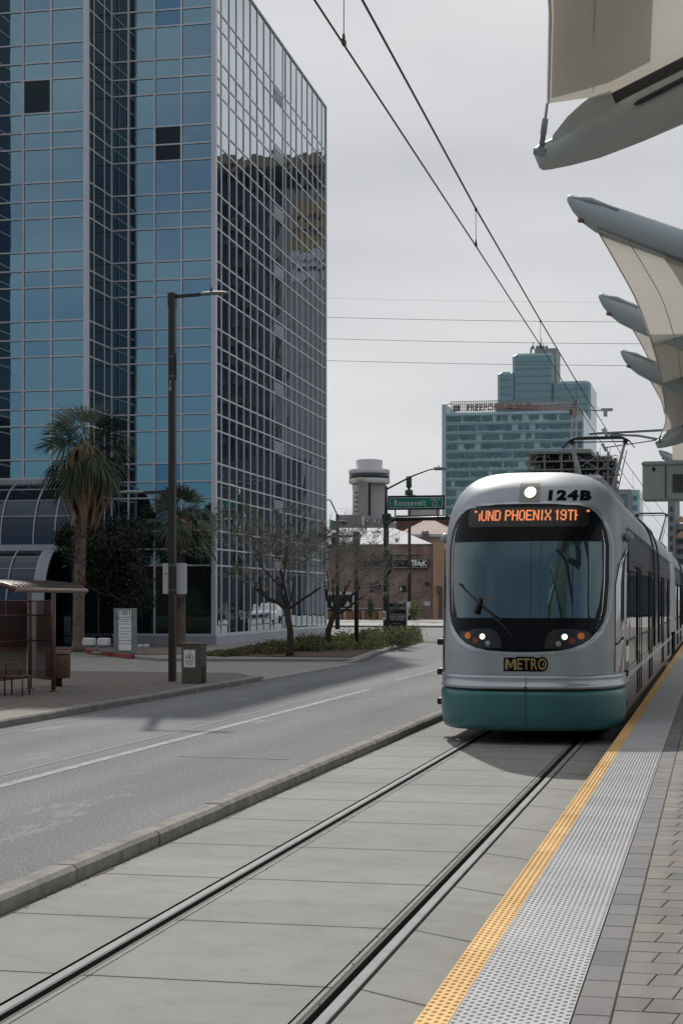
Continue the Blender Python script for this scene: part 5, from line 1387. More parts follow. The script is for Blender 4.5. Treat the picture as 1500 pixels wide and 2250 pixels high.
g0, g1 = f(857, 1117), f(973, 1092.5); mb = MB(); mb.box((g0.x, Y3-.150, g0.z), (g1.x, Y3-.142, g1.z), 1); e_ = .028; mb.box((g0.x+e_, Y3-.156, g0.z+e_), (g1.x-e_, Y3-.151, g1.z-e_), 0); mb.build('panel', [M['sign_green'], M['sign_white']], sg_)
mb = MB(); cr_ = f(903, 1105); text(mb, "Roosevelt", .46, lambda x, y: Vector((cr_.x+x-.05, Y3-.160, cr_.z+y-.02)), bold=.002, sx=.82, space=1.12)
cr2 = f(956.5, 1098.0); text(mb, "1000 N", .155, lambda x, y: Vector((cr2.x+x, Y3-.160, cr2.z+y)), bold=.0, sx=1.1)
q = f(956, 1107.5)
for r_, m_ in ((.125, 0), (.095, 1), (.045, 2)):
    n = 16; mb.add([(q.x, Y3-.158-.002*m_, q.z)] + [(q.x+r_*math.cos(6.2832*k/n), Y3-.158-.002*m_, q.z+r_*math.sin(6.2832*k/n)) for k in range(n)], [(0, 1+k, 1+(k+1) % n) for k in range(n)], m_)
mb.build('lettering', [M['sign_white'], mat('emblem_purple', (.06, .02, .07), .5), mat('emblem_red', (.35, .08, .04), .5)], sg_)
mb = MB(); c = f(858, 1236); sprism(mb, c, .24, 1.25, .35); 
for k in range(3): mb.tube([c + Vector((.0, -.17, .4-.4*k)), c + Vector((0, -.33, .4-.4*k))], .12, n=10)
tag(mb.build('traffic_signal', M['black'], loc=c), 'black signal head on the right side of the thick green mast', 'traffic light')
a, c = f(841, 1362), f(849, 1342); tag(MB().box((a.x, Y3-.19, a.z), (c.x, Y3-.18, c.z)).box((a.x+.04, Y3-.192, a.z+.12), (c.x-.05, Y3-.1905, c.z-.1), 1).build('poster', [M['sign_white'], M['grey_box']], loc=(a.x, Y3-.19, a.z)), 'small white poster stuck low on the thick green mast', 'poster')
# pedestrian signals, far pole with its drum
Y4 = 140; f = lambda px, py: aty(px, py, Y4); b = f(899, 1365); b.z = .12
fp = empty('utility_pole', b, 'slender dark pole with a green drum on top behind the Roosevelt sign', 'pole')
MB().tube([b, f(899, 1075)], [.17, .13], n=10).build('pole', M['dark_pole'], fp)
c = f(898, 1060); mb = MB(); zz_ = [f(898, y_).z for y_ in (1088, 1077, 1076, 1073, 1070, 1047, 1046)]; 
mb.lathe([(.36, zz_[0]), (.36, zz_[1]), (.12, zz_[2]), (.12, zz_[3]), (.26, zz_[4]), (.26, zz_[5]), (.2, zz_[6])], (c.x, Y4, 0), n=16); mb.build('drum', M['green_pole'], fp)
MB().box((f(895, 1350).x, Y4-.25, f(895, 1352).z), (f(903, 1350).x, Y4-.2, f(903, 1322).z)).build('notice', M['white_sign'], fp)
for px, py, w_, h_, lab, walk in ((825, 1292, 1.0, .95, 'black pedestrian signal box left of the thick green mast', 0), (884.5, 1294, .62, .62, 'black pedestrian signal showing a white walking figure beside the slender pole', 1)):
    c = f(px, py); mb = MB(); sprism(mb, c, w_, h_, .4); 
    if not walk: mb.bbox((c.x+.0, Y4-.2, c.z+h_/2), (c.x+.45, Y4+.2, c.z+h_/2+.16), .02)
    mb.tube([c, c+Vector((.65, .1, -.3))], .05)
    if walk:
        y_ = Y4-.21; mb.add([(c.x-.14+a, y_, c.z+e) for a, e in ((-.03,.2),(.03,.2),(.03,.14),(.05,.06),(.04,0),(.10,-.2),(.06,-.2),(0,-.05),(-.06,-.2),(-.10,-.2),(-.04,0),(-.05,.08))], [tuple(range(12))], 1)
    tag(mb.build('pedestrian_signal', [M['black'], M['sign_white']], loc=c), lab, 'pedestrian signal')
# lease panel
b = atz(872, 1392, .12); Y5 = Y3+.9; f = lambda px, py: aty(px, py, Y5)
p0, p1 = f(852.5, 1391), f(892, 1325); lpn = empty('lease_panel', (p0.x+.5, Y5, .12), 'black upright board advertising office space for lease beside the thick mast', 'advertising board')
MB().bbox((p0.x, Y5, .12), (p1.x, Y5+.12, p1.z), .015).build('board', M['black'], lpn); MB().box((p1.x, Y5-.0, .12), (p1.x+.05, Y5+.1, p1.z)).build('side_trim', M['white_sign'], lpn)
mb = MB(); cx_ = (p0.x+p1.x)/2
for s_, sz, py, bo, sxx in (("TEN-O-ONE", .19, 1337, 0, .82), ("OFFICE SPACE", .125, 1350.5, .002, .95), ("FOR LEASE", .175, 1356, .004, .93), ("602 954 9000", .13, 1361.5, .003, .93)):
    q = f(872, py); text(mb, s_, sz, lambda x, y, q=q: Vector((cx_+x, Y5-.006, q.z+y)), bold=bo, sx=sxx, space=1.1)
for k in range(10): q = f(872, 1383); mb.box((cx_-.12+.05*k, Y5-.006, q.z-.012), (cx_-.12+.05*k+.032, Y5-.002, q.z+.03))
q = f(862, 1384); mb.add([(q.x-.1, Y5-.006, q.z-.05), (q.x+.12, Y5-.006, q.z-.05), (q.x+.12, Y5-.006, q.z+.03), (q.x+.01, Y5-.006, q.z+.11), (q.x-.1, Y5-.006, q.z+.03)], [(0, 1, 2, 3, 4)])
for k in range(7): q = f(872, 1370); mb.box((cx_-.25+.06*k, Y5-.006, q.z-.006), (cx_-.25+.06*k+.045, Y5-.002, q.z+.012))
mb.build('lettering', M['white_sign'], lpn)

# ------------------------------------------------------------------ brick venue across the junction
Yb = 150; f = lambda px, py: aty(px, py, Yb)
bv = empty('brick_building', f(850, 1362), 'low old brick building with a white roof and a black TRACK sign', 'building')
xl, xr = f(560, 1300).x, f(952, 1300).x; zt = f(850, 1199).z
MB().box((xl, Yb, 0), (xr, Yb+26, zt)).build('wall', M['brickwall'], bv)
mb = MB(); mb.box((xl-.2, Yb-.1, zt), (xr+.1, Yb+.3, zt+.16)); mb.build('parapet', M['concrete_slab'], bv)
r0 = [f(700, 1197), f(955, 1197)]; rz = f(850, 1157).z
mb = MB(); A0_, A1_ = f(560, 1197), f(950, 1195); B0_, B1_ = aty(560, 1160, Yb+14), aty(865, 1160, Yb+14)
mb.add([A0_, A1_, B1_, B0_], [(0, 1, 2, 3)]); mb.add([A1_, aty(950, 1197, Yb+28), B1_], [(0, 1, 2)]); mb.build('roof', M['roof_white'], bv)
mb = MB(); a, c = f(952, 1362), f(974, 1193); mb.box((a.x, Yb-.3, 0), (c.x, Yb+5, c.z)); mb.box((f(969, 1300).x, Yb-.35, 0), (c.x+.1, Yb-.3, c.z-1)); mb.box((c.x, Yb+.5, 0), (c.x+6, Yb+18, c.z-.6)); mb.build('pilaster', M['tan'], bv)
mb = MB(); a, c = f(967, 1330), f(972, 1290); mb.box((a.x-.1, Yb-.42, 0), (c.x, Yb-.36, c.z)); mb.box((a.x-.3, Yb-.5, c.z-.5), (a.x+.1, Yb-.3, c.z+.1)); mb.build('downpipe', M['brown_metal'], bv)
a, c = f(788, 1249), f(942, 1228); mb = MB(); mb.box((a.x, Yb-.35, a.z), (c.x, Yb-.05, c.z), 0); mb.box((a.x+.06, Yb-.37, a.z+.06), (c.x-.06, Yb-.36, a.z+.09), 1); mb.box((a.x+.06, Yb-.37, c.z-.09), (c.x-.06, Yb-.36, c.z-.06), 1); mb.box((c.x-.09, Yb-.37, a.z+.06), (c.x-.06, Yb-.36, c.z-.06), 1)
sgn_ = mb.build('sign_board', [M['black'], M['white_sign']], bv)
q = f(921, 1238.5); mb = MB(); text(mb, "TRAcK", .74, lambda x, y: Vector((q.x+x, Yb-.38, q.z+y)), bold=.028, sx=.74, space=.86); mb.box((q.x-.75, Yb-.381, q.z+.28), (q.x-.2, Yb-.375, q.z+.34)); mb.build('lettering', M['sign_white'], sgn_)
mb = MB(); a = f(815, 1221.5); mb.box((a.x, Yb-.5, a.z-.06), (f(924, 1221).x, Yb-.4, a.z+.06)); mb.build('sign_lamp_rail', M['black'], bv)
mb = MB(); a, c = f(735, 1362), f(778, 1305); mb.box((a.x-5, Yb-.25, 0), (c.x, Yb-.02, c.z)); mb.build('doorway', M['black'], bv)
mb = MB(); a, c = f(722, 1307), f(779, 1300); mb.box((a.x, Yb-.4, a.z), (c.x, Yb-.2, c.z)); mb.box((f(776, 1350).x, Yb-.4, 0), (f(779, 1350).x, Yb-.2, c.z))
for px in (733, 765):
    q = f(px, 1327); mb.add([(q.x-.32, Yb-.27, q.z-.25), (q.x+.42, Yb-.27, q.z-.25), (q.x-.02, Yb-.27, q.z+.33)], [(0, 1, 2)])
mb.build('door_trim', M['white_conc'], bv)
mb = MB(); q = f(940, 1283); mb.tube([q+Vector((0,-.5,0)), q], [.22, .1]); mb.build('wall_lamp', M['black'], bv)
mb = MB(); mb.box((f(705, 1337).x, Yb-.3, f(800, 1338).z), (f(925, 1337).x, Yb-.05, f(800, 1336).z)); mb.build('white_rail', M['white_conc'], bv)
mb = MB(); a, c = f(932, 1331), f(945, 1322); mb.box((a.x, Yb-.1, a.z), (c.x, Yb-.02, c.z)); mb.build('wall_plaque', M['white_sign'], bv)
Yf = 141; f = lambda px, py: aty(px, py, Yf)
fw = empty('patio_wall', f(780, 1368), 'low tan patio wall with pale posts and dark panels before the brick building', 'wall')
mb = MB(); zt = f(780, 1342).z; mb.box((f(690, 1).x, Yf, 0), (f(853, 1).x, Yf+.2, zt-.1)); mb.build('panel', mat('patio_panel', (.22, .12, .07), .85, var=.15, vs=1), fw)
for px in (716, 757, 797, 834): x_ = f(px, 1).x; MB().box((x_-.12, Yf-.08, 0), (x_+.16, Yf, zt)).box((x_-.22, Yf-.1, 0), (x_-.13, Yf-.02, zt-.05), 1).build('post', [M['tan'], M['dark_pole']], fw)
MB().box((f(690, 1).x, Yf-.05, zt-.08), (f(853, 1).x, Yf+.25, zt)).build('coping', M['brown_panel'], fw)
rnd = random.Random(2)
for px, py, rx, rz, lab, mt in ((910, 1352, .55, 1.0, 'green bush against the brick wall beside the slender pole', 'leaf_mid'), (815, 1352, .35, 1.1, 'thin dark creeper on the tan patio wall', 'leaf_tree')):
    c = aty(px, py, 139.5); c.z = .12 + rz*.9; mb = MB(); leafcloud(mb, c, rx, .4, rz, 700, .10, rnd, clumps=14); tag(mb.build('bush', M[mt], loc=(c.x, c.y, .12)), lab, 'bush')
kerb_run('pavement_kerb', [(-13.5, 110), (-120, 110)], .2, .13, 3)
sheet('side_road', [(-60, 125), (-13.6, 125), (-13.6, 131), (-60, 131)], .125, M['asphalt'])
# ------------------------------------------------------------------ far buildings
def bld(name, px, py, Y, label, cat='building'):
    p = aty(px, py, Y); p.z = 0; return empty(name, p, label, cat)
Y = 185; f = lambda px, py: aty(px, py, Y)
th_ = bld('tiled_house', 930, 1200, Y, 'house with a red clay tiled roof behind the brick building', 'house')
mb = MB(); a, c = f(860, 1300), f(1010, 1186); mb.box((a.x, Y, 0), (c.x, Y+14, f(900, 1176).z)); mb.build('wall', mat('stucco', (.36, .31, .26), .85), th_)
mb = MB(); E0, E1, R0_, R1_ = f(862, 1178), f(1000, 1173), aty(930, 1144, Y+7), aty(955, 1144, Y+7)
mt_ = mat('roof_tile', (.28, .14, .11), .8); t, b_, s, op, noi, ramp, mixc, bump = expr_setup(mt_)
wv = op('SINE', op('MULTIPLY', s.outputs['X'], 14.0)); rw = op('FRACT', op('MULTIPLY', s.outputs['Z'], 3.2))
t.links.new(ramp(op('MULTIPLY_ADD', wv, .35, op('MULTIPLY', rw, .6), clamp=True), [(0, (.10, .045, .04)), (.5, (.26, .14, .11)), (1, (.38, .30, .26))]), b_.inputs['Base Color'])
mb.add([E0, E1, R1_, R0_], [(0, 1, 2, 3)]); mb.add([E1, E1+Vector((0, 14, 0)), R1_], [(0, 1, 2)]); mb.add([E0, R0_, E0+Vector((0, 14, 0))], [(0, 1, 2)]); mb.build('roof', mt_, th_)
mb = MB(); mb.box((f(862, 1).x-.3, Y-.5, f(900, 1180).z), (f(1000, 1).x+.3, Y, f(900, 1174).z)); mb.build('eaves', M['white_conc'], th_)
mb = MB(); q = f(937, 1175); mb.lathe([(.35, 0), (.35, .9), (.5, .95), (.4, 1.3), (.1, 1.4)], (q.x, Y-1, q.z-.9), n=12); mb.build('vent_cowl', M['galv'], th_)
Y = 230; f = lambda px, py: aty(px, py, Y)
mb = MB(); a, c = f(870, 1170), f(1000, 1131); mb.box((a.x, Y, 0), (c.x, Y+10, c.z)); tag(mb.build('brick_parapet_block', mat('dark_brick', (.11, .045, .035), .9), loc=(a.x, Y, 0)), 'dark red brick block peeking over the tiled roof', 'building')
Y = 260; f = lambda px, py: aty(px, py, Y)
gb = bld('grey_block', 790, 1160, Y, 'low grey block with rooftop boxes beneath the round tower')
for (x0, y0, x1, y1, m_, nm, d_) in ((742, 1320, 800, 1131, 'grey_box', 'wall', 20), (798, 1320, 838, 1140, 'grey_box', 'wall', 18), (838, 1320, 860, 1150, 'concrete_tower', 'wall', 10)):
    a, c = f(x0, y0), f(x1, y1); MB().box((a.x, Y, 0), (c.x, Y+d_, c.z)).build(nm, M[m_], gb)
mb = MB()
for (x0, y0, x1, y1) in ((744, 1150, 762, 1143), (796, 1158, 801, 1134), (822, 1148, 826, 1141), (806, 1147, 809, 1143), (776, 1151, 779, 1147), (832, 1152, 834, 1142)): a, c = f(x0, y0), f(x1, y1); MB().box((a.x, Y-.4, a.z), (c.x, Y-.05, c.z)).build('roof_unit', M['white_conc'], gb)
mb = MB(); a, c = f(744, 1151), f(762, 1146); mb.box((a.x, Y-.6, a.z), (c.x, Y-.45, c.z)); mb.build('dark_vent', M['black'], gb)
# round hotel tower
Y = 420; f = lambda px, py: aty(px, py, Y); q = f(811, 1100)
rt = bld('round_tower', 811, 1150, Y, 'round concrete tower with a wide restaurant ring and a white drum on top', 'tower'); S_ = f(812, 1).x - f(811, 1).x
Z = lambda y_: f(811, y_).z
mb = MB(); mb.lathe([(36*S_, 0), (36*S_, Z(1061))], (q.x, Y, 0), n=48); mb.build('shaft', M['concrete_tower'], rt)
mb = MB(); mb.lathe([(40*S_, Z(1064)), (44*S_, Z(1062)), (44*S_, Z(1053)), (42.5*S_, Z(1052.5)), (42.5*S_, Z(1042)), (44*S_, Z(1041)), (44*S_, Z(1033)), (42*S_, Z(1032)), (28.5*S_, Z(1032)), (28.5*S_, Z(1012)), (27*S_, Z(1010.5)), (2*S_, Z(1010))], (q.x, Y, 0), n=48); mb.build('ring', M['white_conc'], rt)
mb = MB(); mb.lathe([(43.2*S_, Z(1052.5)), (43.2*S_, Z(1042))], (q.x, Y, 0), n=48); mb.build('ring_windows', mat('ring_glass', (.02, .03, .05), .15), rt)
mb = MB()
for k in range(7): 
    z0 = Z(1078+10.2*k); mb.box((q.x-27*S_, Y-36*S_*.94-.1, z0-4.6*S_), (q.x-15*S_, Y-36*S_*.60, z0+(1.5 if k else 10)*S_))
tag(mb.build('balcony_panels', M['white_conc'], rt), kind='stuff')
mb = MB(); mb.box((q.x-15*S_, Y-36*S_-1, 0), (q.x+7*S_, Y-20*S_, Z(1062))); mb.build('shaft_rib', M['concrete_tower'], rt)
mb = MB(); mb.box((q.x+7*S_, Y-36*S_-.6, 0), (q.x+10*S_, Y-25*S_, Z(1064)))
for k in range(6): z0 = Z(1078+10.2*k); mb.box((q.x+7*S_, Y-36*S_-.9, z0-1.5*S_), (q.x+11*S_, Y-30*S_, z0+1.5*S_))
mb.build('dark_slot', M['black'], rt)
mb = MB(); mb.tube([(q.x-14*S_, Y-44*S_-1, Z(1058)), (q.x+.5*S_, Y-44*S_-2, Z(1058))], 5*S_, n=12); mb.build('hoist_box', mat('hoist', (.36, .34, .27), .8), rt)
mb = MB(); a, c = f(850, 1150), f(884, 1078); a0_ = f(850, 1066).z; mb.add([(a.x, Y+30, 0), (c.x, Y+30, 0), (c.x, Y+30, c.z), (a.x, Y+30, a0_), (a.x, Y+60, 0), (c.x, Y+60, 0), (c.x, Y+60, c.z), (a.x, Y+60, a0_)], [(3,2,1,0),(4,5,6,7),(0,1,5,4),(1,2,6,5),(2,3,7,6),(3,0,4,7)])
mb.box((c.x-4, Y+28, 0), (c.x, Y+30, c.z)); tag(mb.build('sloping_roof_block', M['pale_build'], loc=(a.x, Y, 0)), 'pale block with a sloping top right of the round tower', 'building')
# glass high-rise with the crown sign
Y = 700; f = lambda px, py: aty(px, py, Y); S_ = f(812, 1).x - f(811, 1).x
gt = bld('glass_high_rise', 1100, 1300, Y, 'teal glass high-rise with FREEPORT-McMoRan across its crown', 'high-rise')
x0, x1 = f(974, 1).x, f(1281, 1).x; zt = f(1110, 906).z
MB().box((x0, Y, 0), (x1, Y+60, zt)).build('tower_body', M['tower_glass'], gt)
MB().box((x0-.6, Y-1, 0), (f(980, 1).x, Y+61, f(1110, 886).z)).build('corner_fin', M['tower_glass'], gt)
rnd = random.Random(12); yrow = [919, 940, 960, 981, 1002, 1021, 1042]; pitch = 20.4
for k in range(11):
    yc = 919 + pitch*k; z0, z1 = f(1110, yc+6).z, f(1110, yc-6).z
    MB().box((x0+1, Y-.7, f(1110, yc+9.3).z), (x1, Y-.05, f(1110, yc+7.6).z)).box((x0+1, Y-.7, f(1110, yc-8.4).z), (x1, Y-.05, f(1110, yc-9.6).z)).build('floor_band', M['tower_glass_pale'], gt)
    mb = MB(); x = 979 if k > 5 else 982
    while x < 1275:
        w_ = rnd.choice((12, 24, 24, 34, 38, 40)); x2 = min(1279, x + w_)
        if k < 7 or x < 1160:
            u = 0
            while u < w_ and x + u + 3.6 < x2:
                lift = rnd.choice((0, 0, 0, .25, .5)); mb.box((f(x+u, 1).x, Y-.4, z0 + (z1-z0)*lift*.6), (f(x+u+3.4, 1).x, Y-.08, z1)); u += 3.8
        x = x2 + rnd.choice((1.2, 1.2, 1.2, 8, 13))
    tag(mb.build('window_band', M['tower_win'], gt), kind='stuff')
mb = MB(); zc0, zc1 = f(1110, 904).z, f(1110, 879).z
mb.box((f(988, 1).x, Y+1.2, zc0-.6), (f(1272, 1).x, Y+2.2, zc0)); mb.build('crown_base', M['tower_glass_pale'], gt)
mb = MB(); mb.box((f(1086, 1).x, Y+3, zc0), (f(1268, 1).x, Y+3.5, f(1110, 884).z)); mb.build('crown_screen', mat('screen_pale', (.62, .66, .68), .6), gt)
mb = MB()
for k in range(60): x_ = f(990 + 280*k/59, 1).x; mb.box((x_-.15, Y+1.6, zc0-1), (x_+.15, Y+1.9, zc1))
for y_ in (879, 885, 891, 898): mb.box((f(988, 1).x, Y+1.4, f(1110, y_).z-.12), (f(1272, 1).x, Y+1.6, f(1110, y_).z+.12))
mb.tube([(f(974, 1).x, Y, f(1110, 888).z), (f(990, 1).x, Y+1.5, f(1110, 882).z)], .2)
mb.build('crown_frame', M['galv'], gt)
mb = MB(); q = f(1103, 894.5); fnq = lambda x, y: Vector((q.x+x, Y+.9, q.z+y))
text(mb, "FREEPORT-McMoRan", 3.9, fnq, bold=.10, sx=.93, m=0)
a = f(994, 903); c = f(1009, 890); mb.box((a.x, Y+.8, a.z), (c.x, Y+1.2, c.z), 0); mb.box((a.x+.8, Y+.7, a.z+.8), (c.x-.8, Y+.78, a.z+1.5), 1)
mb.build('crown_lettering', [M['crown_sign'], M['crown_back']], gt)
Y = 900; f = lambda px, py: aty(px, py, Y)
st_ = bld('stepped_high_rise', 1190, 1200, Y, 'pale teal stepped high-rise rising behind the lettered crown', 'high-rise')
for (xa, xb, yt, d_) in ((1092, 1130, 816, 40), (1124.5, 1216, 774, 34), (1214, 1297, 836, 46)):
    a, c = f(xa, 1200), f(xb, yt); MB().bbox((a.x, Y-(d_-34)*.1, 0), (c.x, Y+d_, c.z), 1.5).build('tower_block', mat('step_glass%d' % xa, (.20, .30, .33), .25, .3, var=.07, vs=.04), st_)
    mb = MB(); zz = c.z - 5
    while zz > f(1190, 1050).z:
        mb.box((a.x+1, Y-(d_-34)*.1-.3, zz), (c.x-1, Y-(d_-34)*.1-.05, zz+.5)); zz -= 4.2
    mb.build('floor_lines', mat('step_line%d' % xa, (.16, .25, .275), .4), st_)
a, c = f(1171, 800), f(1219, 761); MB().box((a.x, Y+6, 0), (c.x, Y+30, c.z)).build('lift_core', M['pale_build'], st_)
mb = MB(); rnd = random.Random(5)
for px, h_ in ((1167, 16), (1176, 10), (1181, 13), (1186, 24), (1190, 12), (1197, 9)): q = f(px, 762); mb.tube([(q.x, Y+8, q.z), (q.x, Y+8, q.z + h_*.26)], .22, n=5); mb.box((q.x-.7, Y+7, q.z), (q.x+.7, Y+9, q.z+1.5))
q = f(1163, 762); mb.add([(q.x-.5, Y+5, q.z-3), (q.x+.5, Y+5, q.z-3), (q.x+1.2, Y+5, q.z+2), (q.x-.2, Y+5, q.z)], [(0, 1, 2, 3)])
mb.build('roof_antennas', M['grey_box'], st_)
# frame under construction
Y = 560; f = lambda px, py: aty(px, py, Y)
cs = bld('unfinished_frame', 1250, 1200, Y, 'brown concrete frame of an unfinished building with scaffolding beside the crane', 'building')
a, c = f(1163, 1200), f(1350, 992)
MB().box((a.x+2, Y+6, 0), (c.x-2, Y+30, c.z-1)).build('core', M['concrete_raw'], cs)
mb = MB(); zz = c.z; k = 0
while zz > f(1250, 1200).z:
    x_end = f(1297, 1).x if k == 0 else c.x
    mb.box((a.x-1, Y-1, zz-.45), (x_end, Y+30, zz)); zz -= 2.95; k += 1
mb.build('floor_slab', M['concrete_slab'], cs)
mb = MB()
for px in (1163, 1196, 1233, 1262, 1312, 1335, 1352): x_ = f(px, 1).x; mb.box((x_-.35, Y-.6, 0), (x_+.35, Y+.1, c.z - (0 if px < 1340 else 2.6)))
mb.build('column', M['concrete_slab'], cs)
mb = MB(); rnd = random.Random(6); zz = c.z
for k in range(1, 9):
    for j in range(46):
        px = 1165 + 185*rnd.random(); x_ = f(px, 1).x; h_ = rnd.uniform(.3, 2.2); mb.box((x_, Y+1, c.z-2.95*k-.0), (x_+rnd.uniform(.2, 1.1), Y+2, c.z-2.95*k+h_), 0 if rnd.random() < .55 else 1)
tag(mb.build('site_clutter', [M['pale_build'], M['dark_build']], cs), kind='stuff')
mb = MB()
for (xa, ya_, xb, yb_) in ((1297, 992, 1352, 1040), (1352, 1000, 1300, 1050), (1262, 1000, 1312, 1030), (1312, 1003, 1262, 1035), (1300, 1000, 1356, 1002), (1356, 1000, 1356, 1090), (1340, 985, 1340, 1000), (1318, 985, 1318, 1000)):
    mb.tube([f(xa, ya_)-Vector((0, 2, 0)), f(xb, yb_)-Vector((0, 2, 0))], .14, n=4)
mb.build('scaffold', M['galv'], cs)
a, c = f(1225, 1000), f(1312, 981); MB().box((a.x, Y+8, 0), (c.x-3, Y+28, c.z)).build('roof_plant', M['concrete_tower'], cs)
# tower crane
Y = 600; f = lambda px, py: aty(px, py, Y)
ck = bld('tower_crane', 1260, 1200, Y, 'white and orange tower crane standing before the glass high-rise', 'crane')
xc = f(1260.5, 1).x; zt = f(1262, 912).z; mb = MB(); w = .95
for sx_ in (-1, 1):
    for sy_ in (-1, 1): mb.box((xc+sx_*w-.14, Y+sy_*w-.14, 0), (xc+sx_*w+.14, Y+sy_*w+.14, zt))
zz = zt; k = 0
while zz > f(1262, 1150).z:
    mb.box((xc-w, Y-w-.08, zz-.12), (xc+w, Y-w+.08, zz)); s_ = 1 if k % 2 else -1
    mb.tube([(xc-s_*w, Y-w, zz), (xc+s_*w, Y-w, zz-2)], .11, n=4); zz -= 2; k += 1
mb.build('mast', M['crane_white'], ck)
zj = f(1262, 902).z; xb, xe = f(1020, 1).x, f(1345, 1).x; mb = MB(); k = 0
for yy in (-.6, .6): mb.tube([f(1075, 893)+Vector((0, yy, 0)), (xc, Y+yy, zj)], .13, n=4)
mb.tube([f(1075, 892)+Vector((0, 0, 1.0)), (xc, Y, zj+1.3)], .13, n=4)
n = 46; p = f(1075, 893); q = Vector((xc, Y, zj))
for k in range(n):
    u, v = p.lerp(q, k/n), p.lerp(q, (k+1)/n); mb.tube([u+Vector((0, -.6, 0)), (u+v)/2+Vector((0, 0, 1.2)), v+Vector((0, -.6, 0))], .07, n=3)
mb.tube([(xc, Y, zj), (f(1345, 1).x, Y, f(1262, 904).z)], .3, n=4); mb.build('jib', M['crane_orange'], ck)
mb = MB(); za = f(1262, 884).z; mb.tube([(xc-.8, Y, zj), (xc-.3, Y, za)], .16, n=4); mb.tube([(xc+.8, Y, zj), (xc+.3, Y, za)], .16, n=4)
for z_ in (1, 2.2): mb.box((xc-.9, Y-.1, zj+z_), (xc+.9, Y+.1, zj+z_+.2))
mb.tube([(xc, Y, za), (f(1330, 1).x, Y, f(1262, 902).z)], .06, n=3); mb.tube([(xc, Y, za), (f(1150, 1).x, Y, f(1262, 896).z)], .06, n=3)
mb.box((xc-1.7, Y-1.2, zj-1.6), (xc-.6, Y-.2, zj+.2)); mb.build('cat_head', M['dark_build'], ck)
MB().box((xc-1.1, Y-1.1, zj-2.2), (xc+1.1, Y+1.1, zj-.4)).build('slew_ring', M['crane_orange'], ck)
mb = MB(); a, c = f(1325, 915), f(1333, 900); mb.box((a.x, Y-1, a.z), (c.x, Y+1, c.z)); a, c = f(1320, 903), f(1345, 897); mb.box((a.x, Y-.8, a.z), (c.x, Y+.8, c.z)); mb.build('counterweight', M['pale_build'], ck)
# small blocks beyond the train roof and at the right edge
Y = 500
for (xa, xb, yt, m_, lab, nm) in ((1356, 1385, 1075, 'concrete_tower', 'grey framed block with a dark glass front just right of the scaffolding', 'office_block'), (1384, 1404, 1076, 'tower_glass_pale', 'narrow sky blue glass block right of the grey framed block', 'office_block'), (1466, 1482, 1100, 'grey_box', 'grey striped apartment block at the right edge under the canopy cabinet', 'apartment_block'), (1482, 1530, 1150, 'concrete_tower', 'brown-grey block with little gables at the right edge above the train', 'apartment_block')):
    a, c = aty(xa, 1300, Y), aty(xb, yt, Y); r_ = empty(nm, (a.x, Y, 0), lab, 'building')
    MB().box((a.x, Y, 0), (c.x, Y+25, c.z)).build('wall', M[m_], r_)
    mb = MB()
    if xa == 1356: mb.box((a.x+1, Y-.3, 0), (c.x-1.2, Y-.05, c.z-1.6))
    else:
        zz = c.z-2.2
        while zz > 8: mb.box((a.x+.8, Y-.3, zz-1.2), (c.x-.8, Y-.05, zz+.3)); zz -= 3.1
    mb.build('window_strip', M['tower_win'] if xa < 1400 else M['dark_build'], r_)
    if xa == 1482:
        mb = MB()
        for px, py in ((1495, 1133), (1496, 1166)):
            u = aty(px, py, Y-2); mb.add([u + Vector((-2.4, 0, -2.2)), u + Vector((2.4, 0, -2.2)), u], [(0, 1, 2)])
        mb.build('gable', M['tan'], r_)
    Y += 3
tag(MB().box((aty(1470, 1, 640).x, 640, 0), (aty(1490, 1, 640).x, 660, aty(1470, 1098, 640).z)).build('slab_tower', M['pale_build'], loc=(aty(1470, 1, 640).x, 640, 0)), 'pale far slab tower just left of the striped apartment block', 'building')
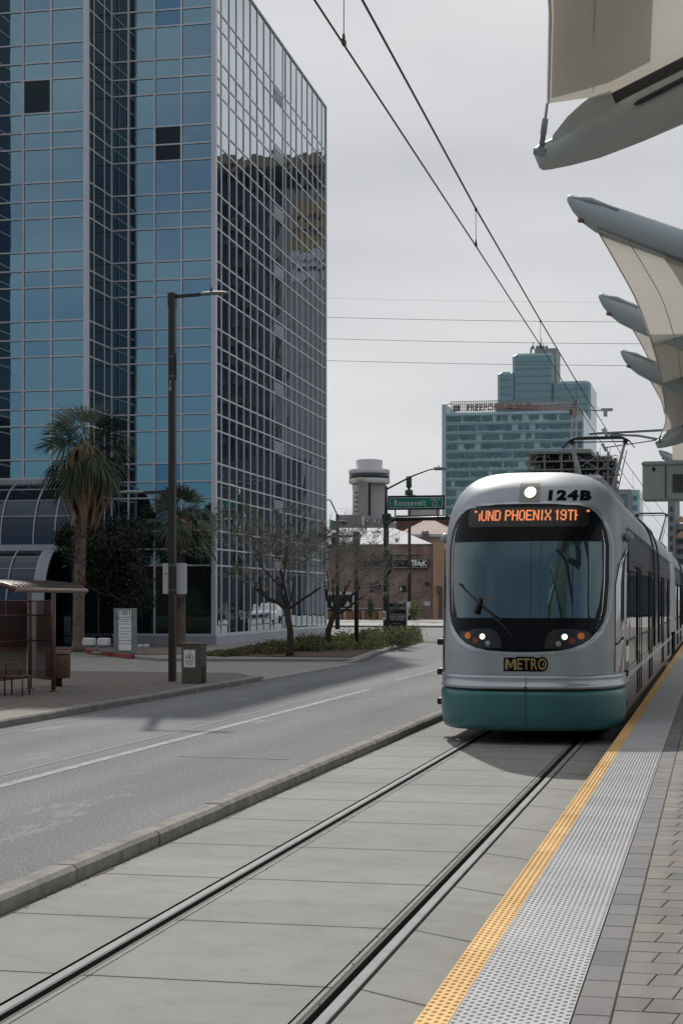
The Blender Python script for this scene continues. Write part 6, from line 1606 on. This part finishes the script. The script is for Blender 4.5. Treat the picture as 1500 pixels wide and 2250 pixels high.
# cars waiting behind the train, visible in the side glass
def car(x, y, body, lab, L=4.6, wd=1.85, ht=1.68):
    r_ = empty('suv', (x, y, 0), lab, 'car'); mb = MB()
    sect = [(-L/2, .45, .62), (-L/2, .42, .95), (-L/2+.15, .40, 1.02), (-L/2+1.0, .40, 1.10), (L/2-.3, .40, 1.12), (L/2, .42, .98), (L/2, .45, .5)]
    prof_ = [(-L/2, .40), (-L/2-.03, .72), (-L/2+.12, .98), (-L/2+1.1, 1.08), (-L/2+1.75, 1.58), (-L/2+2.2, ht), (L/2-.7, ht-.03), (L/2-.1, 1.15), (L/2, .95), (L/2, .40)]
    n = len(prof_); vs = []
    for s2, in_ in ((-1, .0), (-1, .0), (1, 0), (1, 0)): pass
    for xs in (-wd/2, -wd/2+.10, wd/2-.10, wd/2):
        for yy, zz in prof_: vs.append((x + (xs if zz < 1.2 else xs*.84), y+yy, zz - (.04 if abs(xs) == wd/2 and zz > .8 else 0)))
    fs = []
    for k in range(3):
        for j in range(n): fs.append((k*n+j, k*n+(j+1) % n, (k+1)*n+(j+1) % n, (k+1)*n+j))
    fs += [tuple(range(n)), tuple(range(4*n-1, 3*n-1, -1))]
    mb.add(vs, fs); mb.build('body', M[body], r_)
    mb = MB(); mb.add([(x-.68, y-L/2+1.16, 1.12), (x+.68, y-L/2+1.16, 1.12), (x+.62, y-L/2+1.74, 1.54), (x-.62, y-L/2+1.74, 1.54)], [(0, 1, 2, 3)])
    for s2 in (-1, 1): mb.add([(x+s2*(wd/2-.06), y-L/2+1.5, 1.14), (x+s2*(wd/2-.06), y+L/2-.6, 1.14), (x+s2*(wd/2*.85+.01), y+L/2-.9, 1.52), (x+s2*(wd/2*.85+.01), y-L/2+2.0, 1.52)], [(0, 1, 2, 3)])
    mb.build('window', M['cardoor_glass'], r_)
    mb = MB(); mb.box((x-.5, y-L/2-.05, .55), (x+.5, y-L/2-.02, .8)); mb.build('grille', M['black'], r_)
    for s2 in (-1, 1):
        MB().bbox((x+s2*.68-.16, y-L/2-.06, .72), (x+s2*.68+.16, y-L/2+.1, .88), .02).build('headlight', M['clear_lens'], r_)
        for yy in (-L/2+.9, L/2-.9):
            mb = MB(); mb.lathe([(.25, -.11), (.34, -.10), (.34, .10), (.22, .11), (.2, .08), (.04, .09)], (0, 0, 0), n=20)
            mb.v = [Vector((x + s2*(wd/2-.08) + v.z*s2, y+yy+v.x, .34+v.y)) for v in mb.v]; mb.build('wheel', M['rubber'], r_)
car(-6.6, 119, 'car_dark', 'dark SUV stopped at the junction, seen only as a reflection in the tower'); car(-9.3, 122, 'car_white', 'white SUV stopped at the junction, seen only as a reflection in the tower')

for o in scene.objects:
    if '_o' in o: del o['_o']
